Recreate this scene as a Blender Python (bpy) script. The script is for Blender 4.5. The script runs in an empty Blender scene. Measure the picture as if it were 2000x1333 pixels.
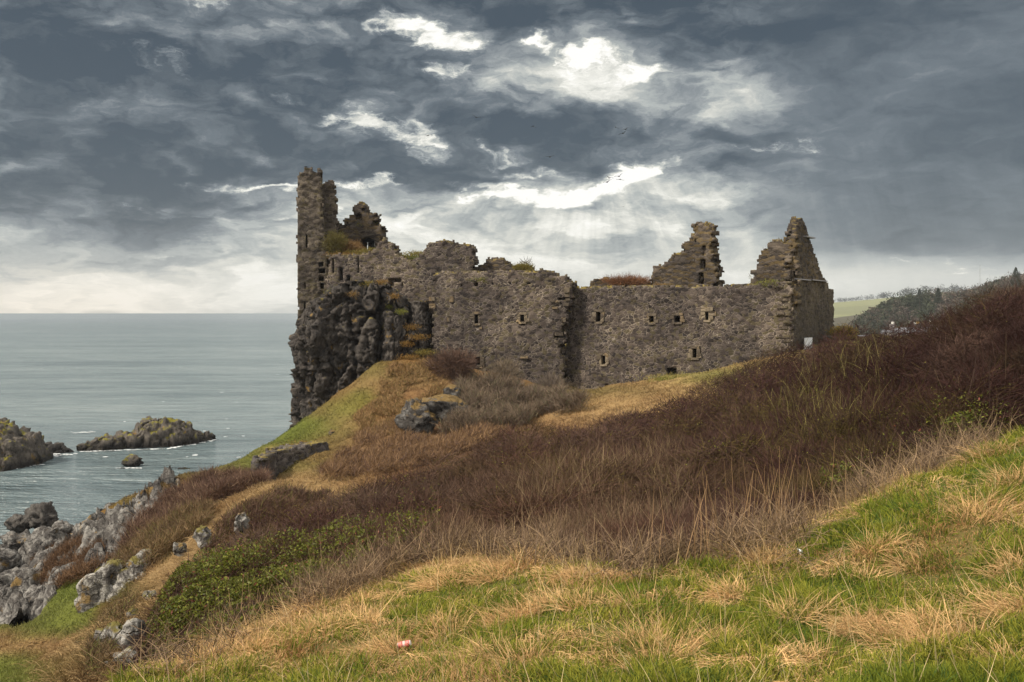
import bpy, bmesh, math, random
import numpy as np
R = math.radians
rng = np.random.default_rng(7)
random.seed(7)
scene = bpy.context.scene
COL = scene.collection
F = 1921.0          # focal length of the photograph in its own pixels (2000 wide)
CX, HY = 1000.0, 612.0
SEA = -18.0         # camera eye is at z = 0

# ------------------------------------------------------------------ helpers
def at(px, py, Y):
    """world point on the sight line of a photo pixel, Y metres ahead"""
    return np.array([(px - CX) / F * Y, Y, -(py - HY) / F * Y])

def proj(X, Y, Z):
    Yc = np.maximum(Y, .5)
    return CX + F * X / Yc, HY - F * Z / Yc

def tag(o, label=None, cat=None, group=None, kind=None):
    if label: o['label'] = label
    if cat: o['category'] = cat
    if group: o['group'] = group
    if kind: o['kind'] = kind
    return o

WL = {}
def empty(name, loc, label, cat, group=None):
    o = bpy.data.objects.new(name, None); COL.objects.link(o)
    o.location = loc; WL[o.name] = np.array(loc, float)
    return tag(o, label, cat, group)

def mesh(name, v, f, mat, parent=None, smooth=False, attrs=None, base=False, mats=None, mi=None):
    """v (N,3) world coords, f (M,3|4) int; one mesh object"""
    v = np.asarray(v, np.float64).reshape(-1, 3)
    off = np.zeros(3)
    if parent is not None:
        off = WL.get(parent.name, np.zeros(3))
    elif base:
        off = np.array([(v[:, 0].min() + v[:, 0].max()) / 2, (v[:, 1].min() + v[:, 1].max()) / 2, v[:, 2].min()])
    me = bpy.data.meshes.new(name)
    if isinstance(f, np.ndarray):
        k = f.shape[1]
        me.vertices.add(len(v)); me.vertices.foreach_set('co', (v - off).astype(np.float32).ravel())
        me.loops.add(f.size); me.loops.foreach_set('vertex_index', f.astype(np.int32).ravel())
        me.polygons.add(len(f))
        me.polygons.foreach_set('loop_start', np.arange(0, f.size, k, dtype=np.int32))
        me.update(calc_edges=True)
    else:
        me.from_pydata([tuple(p) for p in (v - off)], [], [tuple(q) for q in f]); me.update()
    if smooth:
        me.polygons.foreach_set('use_smooth', np.ones(len(me.polygons), bool))
    if attrs is not None:
        a = me.color_attributes.new('col', 'FLOAT_COLOR', 'POINT')
        c = np.ones((len(v), 4), np.float32); c[:, :3] = attrs
        a.data.foreach_set('color', c.ravel())
    for m in (mats or [mat]):
        me.materials.append(m)
    if mi is not None:
        me.polygons.foreach_set('material_index', np.asarray(mi, np.int32))
    o = bpy.data.objects.new(name, me); COL.objects.link(o)
    if parent is not None:
        o.parent = parent; WL[o.name] = off
    else:
        o.location = off; WL[o.name] = off
    return o

class MB:
    """collects boxes / prisms / tubes, then links them as one mesh"""
    def __init__(s): s.v = []; s.f = []
    def add(s, v, f):
        n = len(s.v); s.v += [tuple(p) for p in v]; s.f += [tuple(i + n for i in q) for q in f]; return s
    def box(s, c, e, n, u, su, sn, su2):
        """centre c, axes e (along), n (depth), u (up), full sizes"""
        c, e, n, u = map(np.asarray, (c, e, n, u)); p = []
        for a in (-.5, .5):
            for b in (-.5, .5):
                for d in (-.5, .5): p.append(c + e * a * su + n * b * sn + u * d * su2)
        return s.add(p, [(0, 1, 3, 2), (4, 6, 7, 5), (0, 4, 5, 1), (2, 3, 7, 6), (0, 2, 6, 4), (1, 5, 7, 3)])
    def tube(s, pts, rad, k=6):
        pts = [np.asarray(p, float) for p in pts]; v = []; f = []
        for i, p in enumerate(pts):
            d = pts[min(i + 1, len(pts) - 1)] - pts[max(i - 1, 0)]; d = d / (np.linalg.norm(d) + 1e-9)
            a = np.cross(d, [0, 0, 1.0] if abs(d[2]) < .9 else [1.0, 0, 0]); a /= np.linalg.norm(a); b = np.cross(d, a)
            for j in range(k):
                t = 2 * math.pi * j / k; v.append(p + (a * math.cos(t) + b * math.sin(t)) * rad[i])
        for i in range(len(pts) - 1):
            for j in range(k): f.append((i * k + j, i * k + (j + 1) % k, (i + 1) * k + (j + 1) % k, (i + 1) * k + j))
        f.append(tuple(range(k))[::-1]); f.append(tuple((len(pts) - 1) * k + j for j in range(k)))
        return s.add(v, f)
    def build(s, name, mat, parent=None, base=False, smooth=False):
        return mesh(name, s.v, s.f, mat, parent, base=base, smooth=smooth)

# ------------------------------------------------------------------ noise (numpy)
def hsh(ix, iy, iz, seed=0):
    n = (ix.astype(np.int64) * 374761393 + iy.astype(np.int64) * 668265263 + iz.astype(np.int64) * 2246822519 + seed * 3266489917) & 0xFFFFFFFF
    n = ((n ^ (n >> 13)) * 1274126177) & 0xFFFFFFFF
    n = ((n ^ (n >> 16)) * 2654435761) & 0xFFFFFFFF
    return ((n ^ (n >> 15)) & 0xFFFFFF) / float(0xFFFFFF)

def vnoise(p, seed=0):
    p = np.asarray(p, float); i = np.floor(p).astype(np.int64); f = p - i
    f = f * f * f * (f * (f * 6 - 15) + 10); r = 0
    for a in (0, 1):
        for b in (0, 1):
            for c in (0, 1):
                w = (f[:, 0] if a else 1 - f[:, 0]) * (f[:, 1] if b else 1 - f[:, 1]) * (f[:, 2] if c else 1 - f[:, 2])
                r = r + w * hsh(i[:, 0] + a, i[:, 1] + b, i[:, 2] + c, seed)
    return r

def fbm(p, oct=4, seed=0, gain=.5):
    p = np.asarray(p, float); r = 0; a = 1; t = 0
    for o in range(oct):
        r = r + a * vnoise(p * 2 ** o + 17.3 * o, seed + o); t += a; a *= gain
    return r / t

def worley(p, seed=0):
    p = np.asarray(p, float); i = np.floor(p).astype(np.int64)
    f1 = np.full(len(p), 9.0); f2 = f1.copy(); cid = np.zeros(len(p))
    for a in (-1, 0, 1):
        for b in (-1, 0, 1):
            for c in (-1, 0, 1):
                j = i + np.array([a, b, c])
                h = [hsh(j[:, 0], j[:, 1], j[:, 2], seed + k) for k in (11, 12, 13)]
                d = np.sqrt((j[:, 0] + h[0] - p[:, 0]) ** 2 + (j[:, 1] + h[1] - p[:, 1]) ** 2 + (j[:, 2] + h[2] - p[:, 2]) ** 2)
                m = d < f1
                f2 = np.where(m, f1, np.minimum(f2, d)); cid = np.where(m, hsh(j[:, 0], j[:, 1], j[:, 2], seed + 14), cid); f1 = np.where(m, d, f1)
    return f1, f2, cid

def n2(X, Y, s, seed=0, oct=3):
    X = np.asarray(X, float); Y = np.asarray(Y, float)
    return fbm(np.stack([X.ravel() / s, Y.ravel() / s, np.full(X.size, .37)], -1), oct, seed).reshape(X.shape)

def inpoly(x, y, poly):
    x = np.asarray(x, float); y = np.asarray(y, float); r = np.zeros(x.shape, bool); n = len(poly)
    for k in range(n):
        x1, y1 = poly[k]; x2, y2 = poly[(k + 1) % n]
        if y1 == y2: continue
        c = ((y1 > y) != (y2 > y)) & (x < (x2 - x1) * (y - y1) / (y2 - y1) + x1)
        r ^= c
    return r

def sstep(a, b, x):
    t = np.clip((x - a) / (b - a), 0, 1); return t * t * (3 - 2 * t)

# ------------------------------------------------------------------ node helper
class G:
    def __init__(s, nt): s.nt = nt
    def put(s, sock, v):
        if v is None: return
        if hasattr(v, 'is_linked') or isinstance(v, bpy.types.NodeSocket): s.nt.links.new(v, sock)
        else:
            try: sock.default_value = v
            except Exception: sock.default_value = (*v, 1.0)
    def node(s, t, ins=None, **kw):
        n = s.nt.nodes.new(t)
        for k, v in kw.items(): setattr(n, k, v)
        for k, v in (ins or {}).items(): s.put(n.inputs[k], v)
        return n
    def m(s, op, a, b=None, c=None, clamp=False):
        n = s.node('ShaderNodeMath', {0: a, 1: b, 2: c}, operation=op); n.use_clamp = clamp; return n.outputs[0]
    def vm(s, op, a, b=None, c=None):
        n = s.node('ShaderNodeVectorMath', {0: a, 1: b, 2: c}, operation=op)
        return n.outputs['Value'] if op in ('DOT_PRODUCT', 'LENGTH') else n.outputs[0]
    def mix(s, f, a, b, blend='MIX'):
        n = s.node('ShaderNodeMix', data_type='RGBA', blend_type=blend)
        s.put(n.inputs[0], f); s.put(n.inputs[6], a); s.put(n.inputs[7], b); return n.outputs[2]
    def noise(s, vec, scale, detail=4, rough=.5, dist=0, out=0):
        return s.node('ShaderNodeTexNoise', {'Vector': vec, 'Scale': scale, 'Detail': detail, 'Roughness': rough, 'Distortion': dist}).outputs[out]
    def voro(s, vec, scale, feature='F1', rnd=1.0):
        return s.node('ShaderNodeTexVoronoi', {'Vector': vec, 'Scale': scale, 'Randomness': rnd}, feature=feature)
    def ramp(s, f, stops, interp='LINEAR'):
        n = s.node('ShaderNodeValToRGB', {0: f}); e = n.color_ramp.elements; n.color_ramp.interpolation = interp
        while len(e) < len(stops): e.new(.5)
        for k, (p, c) in enumerate(stops):
            e[k].position = p; e[k].color = (*c, 1) if len(c) == 3 else c
        return n.outputs[0]
    def sm(s, f, a, b):
        return s.node('ShaderNodeMapRange', {0: f, 1: a, 2: b, 3: 0.0, 4: 1.0}, interpolation_type='SMOOTHSTEP').outputs[0]
    def pos(s): return s.node('ShaderNodeNewGeometry').outputs['Position']
    def nrm(s): return s.node('ShaderNodeNewGeometry').outputs['Normal']
    def sep(s, v): return s.node('ShaderNodeSeparateXYZ', {0: v}).outputs
    def comb(s, x, y, z): return s.node('ShaderNodeCombineXYZ', {0: x, 1: y, 2: z}).outputs[0]
    def attr(s, n='col'): return s.node('ShaderNodeAttribute', attribute_name=n).outputs['Color']
    def bump(s, h, st, dist): return s.node('ShaderNodeBump', {'Height': h, 'Strength': st, 'Distance': dist}).outputs[0]

def material(name):
    m = bpy.data.materials.new(name); m.use_nodes = True
    b = m.node_tree.nodes['Principled BSDF']; b.inputs['Roughness'].default_value = .85
    b.inputs['Specular IOR Level'].default_value = .25
    return m, G(m.node_tree), b

def plain(name, c, rough=.7, spec=.3, var=.15, scale=6):
    m, g, b = material(name)
    n = g.noise(g.pos(), scale, 4)
    lo = tuple(x * (1 - var) for x in c); hi = tuple(min(1, x * (1 + var)) for x in c)
    g.put(b.inputs['Base Color'], g.mix(n, (*lo, 1), (*hi, 1)))
    b.inputs['Roughness'].default_value = rough; b.inputs['Specular IOR Level'].default_value = spec
    return m

def leafmat(name, trans=.3, rough=.75):
    """plant material: colour per blade from the 'col' attribute, a share of it shining through"""
    m, g, b = material(name)
    c = g.attr()
    g.put(b.inputs['Base Color'], c); b.inputs['Roughness'].default_value = rough
    b.inputs['Specular IOR Level'].default_value = .15
    t = g.node('ShaderNodeBsdfTranslucent', {'Color': c}).outputs[0]
    mx = g.node('ShaderNodeMixShader', {0: trans, 1: b.outputs[0], 2: t}).outputs[0]
    g.put(m.node_tree.nodes['Material Output'].inputs['Surface'], mx)
    return m
# ------------------------------------------------------------------ camera, sun, sky
cam = bpy.data.cameras.new('camera'); co = bpy.data.objects.new('camera', cam); COL.objects.link(co)
co.location = (0, 0, 0); co.rotation_euler = (R(90), 0, 0)
cam.sensor_width = 36; cam.lens = 36 * F / 2000; cam.shift_y = -(666.5 - HY) / 2000
cam.clip_start = .1; cam.clip_end = 120000
scene.camera = co
vs = scene.view_settings; vs.view_transform = 'Standard'; vs.look = 'None'; vs.gamma = 1; vs.use_curve_mapping = False
vs.exposure = 0.32
SUN_EL, SUN_AZ = 46.0, -118.0      # compass azimuth: 0 = the way the camera looks (+Y), 90 = +X
sl = bpy.data.lights.new('sun', 'SUN'); so = bpy.data.objects.new('sun', sl); COL.objects.link(so)
sl.energy = 4.6; sl.angle = R(7); sl.color = (1, .90, .76)
so.rotation_euler = (R(90 - SUN_EL), 0, R(180 - SUN_AZ)); so.location = (0, -20, 60)

world = bpy.data.worlds.new("World"); scene.world = world; world.use_nodes = True
def build_sky():
    g = G(world.node_tree); nt = world.node_tree
    bg = nt.nodes['Background']
    d = g.node('ShaderNodeTexCoord').outputs['Generated']
    x, y, z = g.sep(d)
    az = g.m('ARCTAN2', x, y); el = g.m('ARCSINE', z)
    ae = g.comb(az, el, 0.0)
    # cloud deck seen in perspective: direction hits a horizontal layer
    den = g.m('ADD', g.m('MAXIMUM', z, 0.0), .10)
    pl = g.comb(g.m('DIVIDE', x, den), g.m('DIVIDE', y, den), 0.0)
    w1 = g.node('ShaderNodeTexNoise', {'Vector': pl, 'Scale': 1.3, 'Detail': 5, 'Roughness': .55}).outputs['Color']
    w2 = g.node('ShaderNodeTexNoise', {'Vector': g.vm('MULTIPLY', ae, (9, 20, 1)), 'Scale': 1.0, 'Detail': 7, 'Roughness': .62}).outputs['Color']
    warp = g.vm('ADD', g.vm('MULTIPLY', g.vm('SUBTRACT', w1, (.5, .5, .5)), (.10, .045, 0)),
                g.vm('MULTIPLY', g.vm('SUBTRACT', w2, (.5, .5, .5)), (.115, .072, 0)))
    v = g.vm('ADD', ae, warp)
    v2 = g.vm('ADD', ae, g.vm('MULTIPLY', warp, (.35, .35, 0)))
    def blob(px, py, sx, sy, amp, soft=False):
        a = math.atan2(px - CX, F); e = math.atan((HY - py) / F * math.cos(a))
        ix, iy = F / sx, F / sy
        q = g.vm('MULTIPLY_ADD', v2 if soft else v, (ix, iy, 0), (-a * ix, -e * iy, 0))
        return g.m('MULTIPLY', g.m('POWER', 2.718, g.m('MULTIPLY', g.vm('DOT_PRODUCT', q, q), -.5)), amp)
    L = None
    SOFT = [(-50, 120, 330, 130, -.15), (150, 350, 330, 50, -.10), (450, 330, 300, 40, -.13), (650, 80, 170, 80, -.06), (560, 245, 160, 40, -.10),
            (200, 510, 560, 66, .33), (150, 605, 600, 40, .26), (480, 560, 200, 35, .06), (880, 430, 260, 70, .19), (800, 500, 200, 60, .13), (1230, 425, 230, 75, .18),
            (1240, 165, 170, 55, .12), (1010, 150, 120, 40, .12), (1120, 210, 260, 90, .10), (860, 190, 200, 60, .05), (1050, 320, 200, 50, .06), (430, 200, 220, 50, .06), (1450, 300, 160, 60, .06), (860, 60, 120, 45, .18), (1480, 400, 200, 80, .08), (1120, 500, 200, 50, .10),
            (1850, 330, 260, 110, -.10), (1900, 60, 250, 90, -.04), (1380, 70, 330, 40, -.17), (1640, 330, 120, 120, .0), (1000, 20, 120, 30, -.1),
            (1800, 535, 320, 24, .28), (1800, 585, 320, 30, .26), (1450, 520, 150, 50, .14), (1640, 430, 70, 60, -.06), (1420, 225, 140, 40, .10)]
    HARD = [(742, 46, 18, 8, .34), (785, 38, 28, 10, .42), (835, 54, 32, 15, .46), (885, 82, 34, 14, .50), (855, 78, 30, 10, .3), (1025, 78, 18, 8, .42), (1058, 90, 16, 6, .32), (1088, 106, 18, 6, .30), (1125, 112, 30, 7, .30), (1175, 124, 30, 7, .26), (1110, 150, 18, 26, .12), (1225, 148, 26, 12, .26), (870, 150, 22, 10, .50), (920, 140, 16, 9, .50),
            (690, 222, 40, 11, .50), (760, 250, 45, 12, .42), (830, 238, 18, 12, .35), (830, 275, 26, 16, .38), (955, 300, 32, 9, .48), (990, 338, 30, 7, .42), (1080, 330, 20, 9, .3), (1215, 325, 18, 14, .42), (1250, 338, 34, 16, .48), (1225, 360, 30, 14, .34), (1190, 378, 24, 10, .3),
            (930, 372, 40, 7, .34), (1000, 384, 50, 8, .36), (1080, 390, 60, 8, .32), (1150, 384, 40, 12, .34), (880, 360, 20, 8, .3), (500, 356, 90, 4, .40), (590, 372, 16, 16, .35), (640, 415, 60, 12, .16), (310, 121, 42, 9, .26), (400, 4, 42, 8, .32), (572, 186, 24, 9, .30), (1490, 280, 70, 10, .26),
            (780, 30, 30, 10, .3), (1150, 118, 26, 8, .35), (1235, 150, 40, 9, .26), (720, 236, 20, 7, .4), (648, 214, 14, 6, .35), (775, 262, 14, 8, .3), (812, 300, 12, 6, .3), (930, 392, 40, 7, .35), (1060, 404, 40, 8, .3), (1275, 318, 20, 12, .35), (1330, 310, 30, 9, .22), (690, 360, 30, 5, .25), (735, 352, 40, 5, .28), (540, 358, 24, 5, .3),
            (1010, 250, 150, 32, -.13), (1200, 262, 220, 30, -.15), (1060, 340, 110, 26, -.10), (700, 300, 120, 28, -.14), (760, 345, 120, 12, -.16), (760, 180, 70, 26, -.06), (980, 185, 110, 26, -.05),
            (330, 440, 150, 13, -.15), (140, 430, 120, 9, -.07), (450, 470, 150, 12, -.13), (380, 505, 120, 9, -.12), (250, 405, 90, 5, .12), (400, 425, 140, 5, .12), (560, 450, 110, 8, .10), (280, 492, 90, 6, .10), (90, 530, 130, 7, -.05), (800, 405, 50, 7, -.10),
            (1820, 515, 110, 9, .12), (1900, 560, 70, 4, .10), (1760, 480, 50, 12, -.08), (700, 120, 100, 50, -.05), (590, 30, 90, 22, .08), (480, 120, 70, 30, .07), (470, 210, 100, 18, .06), (150, 215, 140, 18, .06), (380, 290, 120, 16, .05)]
    for b in SOFT:
        t = blob(*b, soft=True); L = t if L is None else g.m('ADD', L, t)
    Gs = None
    for b in HARD:
        t = blob(*b)
        if b[4] > 0: Gs = t if Gs is None else g.m('ADD', Gs, t)
        else: L = g.m('ADD', L, t)
    Gs = g.m('MINIMUM', g.m('MULTIPLY', Gs, .88), .55)
    wv = g.vm('ADD', ae, g.vm('MULTIPLY', warp, (.8, .8, 0)))
    nA = g.noise(g.vm('MULTIPLY', wv, (10, 24, 1)), 1.0, 9, .60)
    nB = g.noise(g.vm('MULTIPLY', g.vm('ADD', wv, (3.1, 1.7, 0)), (30, 62, 1)), 1.0, 7, .62)
    nC = g.noise(g.vm('MULTIPLY', wv, (75, 130, 1)), 1.0, 5, .65)
    lump = g.m('ABSOLUTE', g.m('SUBTRACT', g.m('MULTIPLY', g.noise(g.vm('MULTIPLY', wv, (16, 40, 1)), 1.0, 6, .5), 2.0), 1.0))
    def dens(off): return g.noise(g.vm('MULTIPLY', g.vm('ADD', wv, off), (6.2, 13.5, 1)), 1.0, 9, .60)
    D0 = dens((7.7, 2.2, 0)); D1 = dens((7.704, 2.220, 0)); D2 = dens((7.71, 2.255, 0))
    lit = g.m('ADD', g.m('MULTIPLY', g.m('SUBTRACT', D0, D1), 1.5), g.m('MULTIPLY', g.m('SUBTRACT', D0, D2), .9))
    core = g.m('MULTIPLY', g.m('SUBTRACT', g.sm(D0, .36, .66), .5), -.26)
    lowc = g.m('SUBTRACT', 1.0, g.m('MULTIPLY', .60, g.m('SUBTRACT', 1.0, g.sm(el, R(1.0), R(7)))))
    right = g.m('SUBTRACT', 1.0, g.m('MULTIPLY', .62, g.sm(az, R(11), R(18))))
    amp = g.m('MULTIPLY', lowc, right)
    det = g.m('ADD', g.m('MULTIPLY', g.m('SUBTRACT', nA, .5), 1.10), g.m('MULTIPLY', g.m('SUBTRACT', nB, .5), .42))
    det = g.m('ADD', det, g.m('MULTIPLY', g.m('SUBTRACT', lump, .22), .42))
    det = g.m('ADD', g.m('MULTIPLY', det, .85), g.m('ADD', g.m('MULTIPLY', lit, .85), core))
    L = g.m('ADD', g.m('ADD', L, .280), g.m('MULTIPLY', amp, det))
    edge = g.m('ADD', g.m('MULTIPLY', g.m('SUBTRACT', nB, .5), 1.15), g.m('MULTIPLY', g.m('SUBTRACT', nC, .5), .80))
    gap = g.sm(g.m('ADD', Gs, g.m('MULTIPLY', edge, g.sm(Gs, .02, .12))), .06, .56)
    gap = g.m('MULTIPLY', gap, g.m('ADD', .62, g.m('MULTIPLY', g.m('ADD', nB, nC), .40)))
    L = g.m('ADD', L, g.m('ADD', g.m('MULTIPLY', gap, .42), g.m('MULTIPLY', Gs, .36)))
    # shafts of light fanning down from the bright gaps, rain streaks further right
    a0 = math.atan2(1165 - CX, F); e0 = math.atan((HY - 150) / F)
    ang = g.m('ARCTAN2', g.m('SUBTRACT', az, a0), g.m('SUBTRACT', e0, el))
    ray = g.noise(g.comb(g.m('MULTIPLY', ang, 7.0), .3, 0.0), 1.0, 3, .6)
    L = g.m('ADD', L, g.m('MULTIPLY', g.m('SUBTRACT', ray, .47), blob(1170, 440, 230, 75, .52, soft=True)))
    rain = g.noise(g.comb(g.m('MULTIPLY', g.m('ADD', az, g.m('MULTIPLY', el, .25)), 45.0), g.m('MULTIPLY', el, 5.0), 0.0), 1.0, 4, .6)
    L = g.m('ADD', L, g.m('MULTIPLY', g.m('SUBTRACT', rain, .5), blob(1660, 420, 170, 80, .22, soft=True)))
    L = g.m('ADD', .36, g.m('MULTIPLY', g.m('SUBTRACT', L, .36), 1.15))
    colr = g.ramp(L, [(0.0, (.040, .060, .080)), (.14, (.074, .095, .113)), (.28, (.128, .154, .174)), (.42, (.238, .264, .275)), (.58, (.42, .445, .43)), (.72, (.64, .64, .58)), (.86, (.88, .865, .79)), (1.0, (1.02, 1.0, .95))])
    # pinkish warm tint near the left horizon
    wl = g.m('MULTIPLY', g.m('SUBTRACT', 1.0, g.sm(el, R(0), R(4.5))), g.m('SUBTRACT', 1.0, g.sm(az, R(-26), R(-10))))
    colr = g.mix(g.m('MULTIPLY', wl, .8), colr, g.mix(1.0, colr, (1.10, 1.0, .90, 1), 'MULTIPLY'))
    # unseen overcast overhead and behind the viewer, brightened to light ground and castle
    hi = g.sm(el, R(22), R(48))
    rear = g.sm(g.m('ABSOLUTE', az), R(45), R(95))
    over = g.m('MAXIMUM', hi, rear)
    n4 = g.noise(pl, .9, 5)
    oc = g.mix(n4, (.95, .92, .86, 1), (2.0, 1.92, 1.75, 1))
    front = g.mix(over, colr, oc)
    sky = g.node('ShaderNodeTexSky', sky_type='NISHITA', sun_disc=False, sun_elevation=R(SUN_EL), sun_rotation=R(SUN_AZ))
    # clouds cover the blue sky almost completely; colours are set for a background strength of 0.1
    tot = g.mix(.06, g.vm('MULTIPLY', front, (10, 10, 10)), sky.outputs[0])
    g.put(bg.inputs['Color'], tot); bg.inputs['Strength'].default_value = SKY_GAIN * .1
    world.cycles.sampling_method = 'MANUAL'; world.cycles.sample_map_resolution = 512
SKY_GAIN = .87
build_sky()
# ------------------------------------------------------------------ terrain heights (thin plate spline through surveyed points)
def lawn_Y(px, py):
    s = (py - HY) / F; t = (px - CX) / F
    return 2.5 / (s + .15 * t - .08)
GP = []
def gp(px, py, Y, dz=0.0): GP.append(at(px, py, Y) + np.array([0, 0, dz]))
for px, py in [(2050, 1333), (1000, 1333), (230, 1333), (600, 1333), (1500, 1333), (2000, 1100), (1600, 1150), (1200, 1200), (800, 1180), (2050, 840), (1900, 900),
               (1800, 940), (1650, 1000), (1520, 1055), (1400, 1110), (1200, 1110), (1000, 1095), (800, 1120), (700, 1140), (580, 1190), (480, 1235), (380, 1290)]:
    gp(px, py, lawn_Y(px, py))
LAWN_EDGE = [(2080, 822), (2000, 850), (1900, 900), (1800, 940), (1650, 1000), (1520, 1055), (1400, 1110), (1200, 1110), (1000, 1095), (800, 1120), (700, 1140), (580, 1190), (480, 1235), (380, 1290), (230, 1340)]
CAN = [  # top of the thicket: px, py, Y, height of the scrub there
    (2120, 700, 21, 1.5), (2120, 530, 29, 3.4), (2120, 515, 40, 3.5), (2000, 760, 21, 1.3), (2000, 640, 25, 2.6), (2000, 556, 30, 3.3), (1900, 815, 20.5, 1.2), (1900, 690, 24, 2.6), (1900, 592, 30, 3.3),
    (1800, 850, 19.2, 1.1), (1800, 765, 24, 2.4), (1800, 666, 31, 2.8), (1650, 935, 16.3, 1.0), (1650, 850, 21, 2.0), (1650, 765, 30, 2.4), (1650, 668, 42, 3.0),
    (1500, 1000, 14.6, .9), (1500, 900, 20, 2.0), (1500, 800, 30, 2.3), (1500, 690, 45, 2.9), (1300, 1060, 14.0, .8), (1300, 965, 20, 2.0), (1300, 865, 32, 2.3), (1300, 772, 46, 2.6),
    (1000, 1050, 16.5, .8), (1000, 980, 21, 1.9), (1000, 910, 30, 2.2), (1000, 840, 42, 2.35), (800, 1092, 15.8, .6), (800, 1025, 20, 1.8), (800, 965, 28, 2.1), (800, 915, 38, 2.1),
    (600, 1155, 14.2, .6), (600, 1095, 19, 1.7), (600, 1030, 27, 2.0), (600, 972, 35, 2.0), (450, 1215, 13.3, .6), (450, 1145, 18, 1.5), (450, 1085, 23, 1.7), (450, 1022, 30, 1.7),
    (330, 1292, 13.2, .5), (325, 1220, 17, 1.1), (345, 1140, 21, 1.3)]
for px, py, Y, h in CAN: gp(px, py, Y, -h)
for q in [(850, 710, 80), (870, 715, 79), (950, 745, 77.5), (1050, 765, 77), (1120, 772, 77.5), (1250, 754, 75.5), (1350, 737, 74), (1450, 718, 72), (1545, 695, 69.5), (1630, 668, 80),
          (1050, 812, 65), (1200, 788, 62), (1000, 792, 70), (1350, 738, 66), (1430, 735, 62), (1300, 748, 66), (900, 812, 68),
          (740, 712, 79), (790, 715, 78), (800, 762, 74), (850, 800, 70), (840, 842, 63), (900, 835, 64), (700, 850, 66), (720, 800, 72), (780, 830, 67), (640, 843, 72), (600, 846, 74), (560, 866, 72), (500, 890, 69), (420, 926, 67),
          (320, 950, 64), (270, 978, 62), (205, 1000, 60), (525, 935, 60), (640, 880, 62), (580, 905, 60), (560, 950, 55), (650, 905, 58), (760, 870, 60), (850, 862, 58),
          (900, 890, 50), (800, 910, 48), (650, 948, 46.5), (540, 955, 46), (455, 1008, 42), (400, 1052, 37), (330, 1112, 32), (270, 1182, 27), (212, 1262, 21.5), (182, 1333, 17),
          (400, 985, 57), (480, 940, 60), (300, 1055, 52), (240, 1088, 50), (350, 1000, 55), (150, 1150, 52), (100, 1200, 45), (0, 1230, 45), (50, 1333, 33), (-60, 1333, 33), (150, 1270, 33), (100, 1333, 27),
          (240, 1120, 40), (190, 1205, 38), (0, 1070, 74), (60, 1045, 72), (150, 1060, 65), (0, 1150, 60), (100, 1100, 61), (225, 1030, 62), (-100, 1120, 72), (-120, 1200, 60), (-60, 1250, 48)]:
    gp(*q)
GP += [np.array(p, float) for p in [(0, 0, -1.75), (8, 0, -1.0), (-8, 0, -2.6), (0, -12, -1.4), (-15, 4, -4.2), (-40, 10, -14), (-30, 0, -8), (-60, 0, -18), (60, 0, 6), (100, 0, 9), (100, 60, 5), (60, 55, 1),
      (30, 0, 2), (30, 20, .5), (40, 40, .5), (30, 62, -2.2), (-60, 95, -22), (-40, 95, -22), (-25, 92, -20.5), (-36, 82, -19.5), (-22, 112, -22), (-62, 62, -20), (-60, 40, -19), (-5, 96, -4), (20, 95, -4), (0, 120, -12), (-10, 110, -16),
      (35, 130, -14), (60, 100, -5), (100, 125, -8), (-70, 130, -24), (-20, 135, -23), (10, 140, -18)]]
GP = np.array(GP)
def tps_fit(P, reg=.15):
    n = len(P); d = np.sqrt(((P[:, None, :2] - P[None, :, :2]) ** 2).sum(-1)) / 50
    K = np.where(d > 0, d * d * np.log(d + 1e-12), 0) + np.eye(n) * reg * 1e-3
    Q = np.concatenate([np.ones((n, 1)), P[:, :2] / 50], 1)
    A = np.block([[K, Q], [Q.T, np.zeros((3, 3))]])
    return np.linalg.solve(A, np.concatenate([P[:, 2], np.zeros(3)]))
def tps_eval(P, w, X, Y):
    out = np.empty(X.size); x = X.ravel(); y = Y.ravel()
    for a in range(0, x.size, 20000):
        b = slice(a, a + 20000)
        d2 = ((x[b, None] - P[None, :, 0]) ** 2 + (y[b, None] - P[None, :, 1]) ** 2) / 2500
        out[b] = (np.where(d2 > 0, .5 * d2 * np.log(d2 + 1e-12), 0)) @ w[:len(P)] + w[len(P)] + w[len(P) + 1] * x[b] / 50 + w[len(P) + 2] * y[b] / 50
    return out.reshape(X.shape)
X0, X1, Y0, Y1 = -72.0, 112.0, -14.0, 142.0
CELL = .35
gx = np.arange(X0, X1 + CELL, CELL); gy = np.arange(Y0, Y1 + CELL, CELL)
GX, GY = np.meshgrid(gx, gy)
coarse_x = np.arange(X0, X1 + 1.5, 1.05); coarse_y = np.arange(Y0, Y1 + 1.5, 1.05)
CXg, CYg = np.meshgrid(coarse_x, coarse_y)
wG = tps_fit(GP); ZC = tps_eval(GP, wG, CXg, CYg)
CANP = np.array([at(a, b, c) for a, b, c, h in CAN]); wC = tps_fit(CANP); ZCAN = tps_eval(CANP, wC, CXg, CYg)
def bil(Z, x0, y0, c, X, Y):
    u = np.clip((X - x0) / c, 0, Z.shape[1] - 1.001); v = np.clip((Y - y0) / c, 0, Z.shape[0] - 1.001)
    i = u.astype(int); j = v.astype(int); a = u - i; b = v - j
    return Z[j, i] * (1 - a) * (1 - b) + Z[j, i + 1] * a * (1 - b) + Z[j + 1, i] * (1 - a) * b + Z[j + 1, i + 1] * a * b
GZ = bil(ZC, X0, Y0, 1.05, GX, GY)
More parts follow.
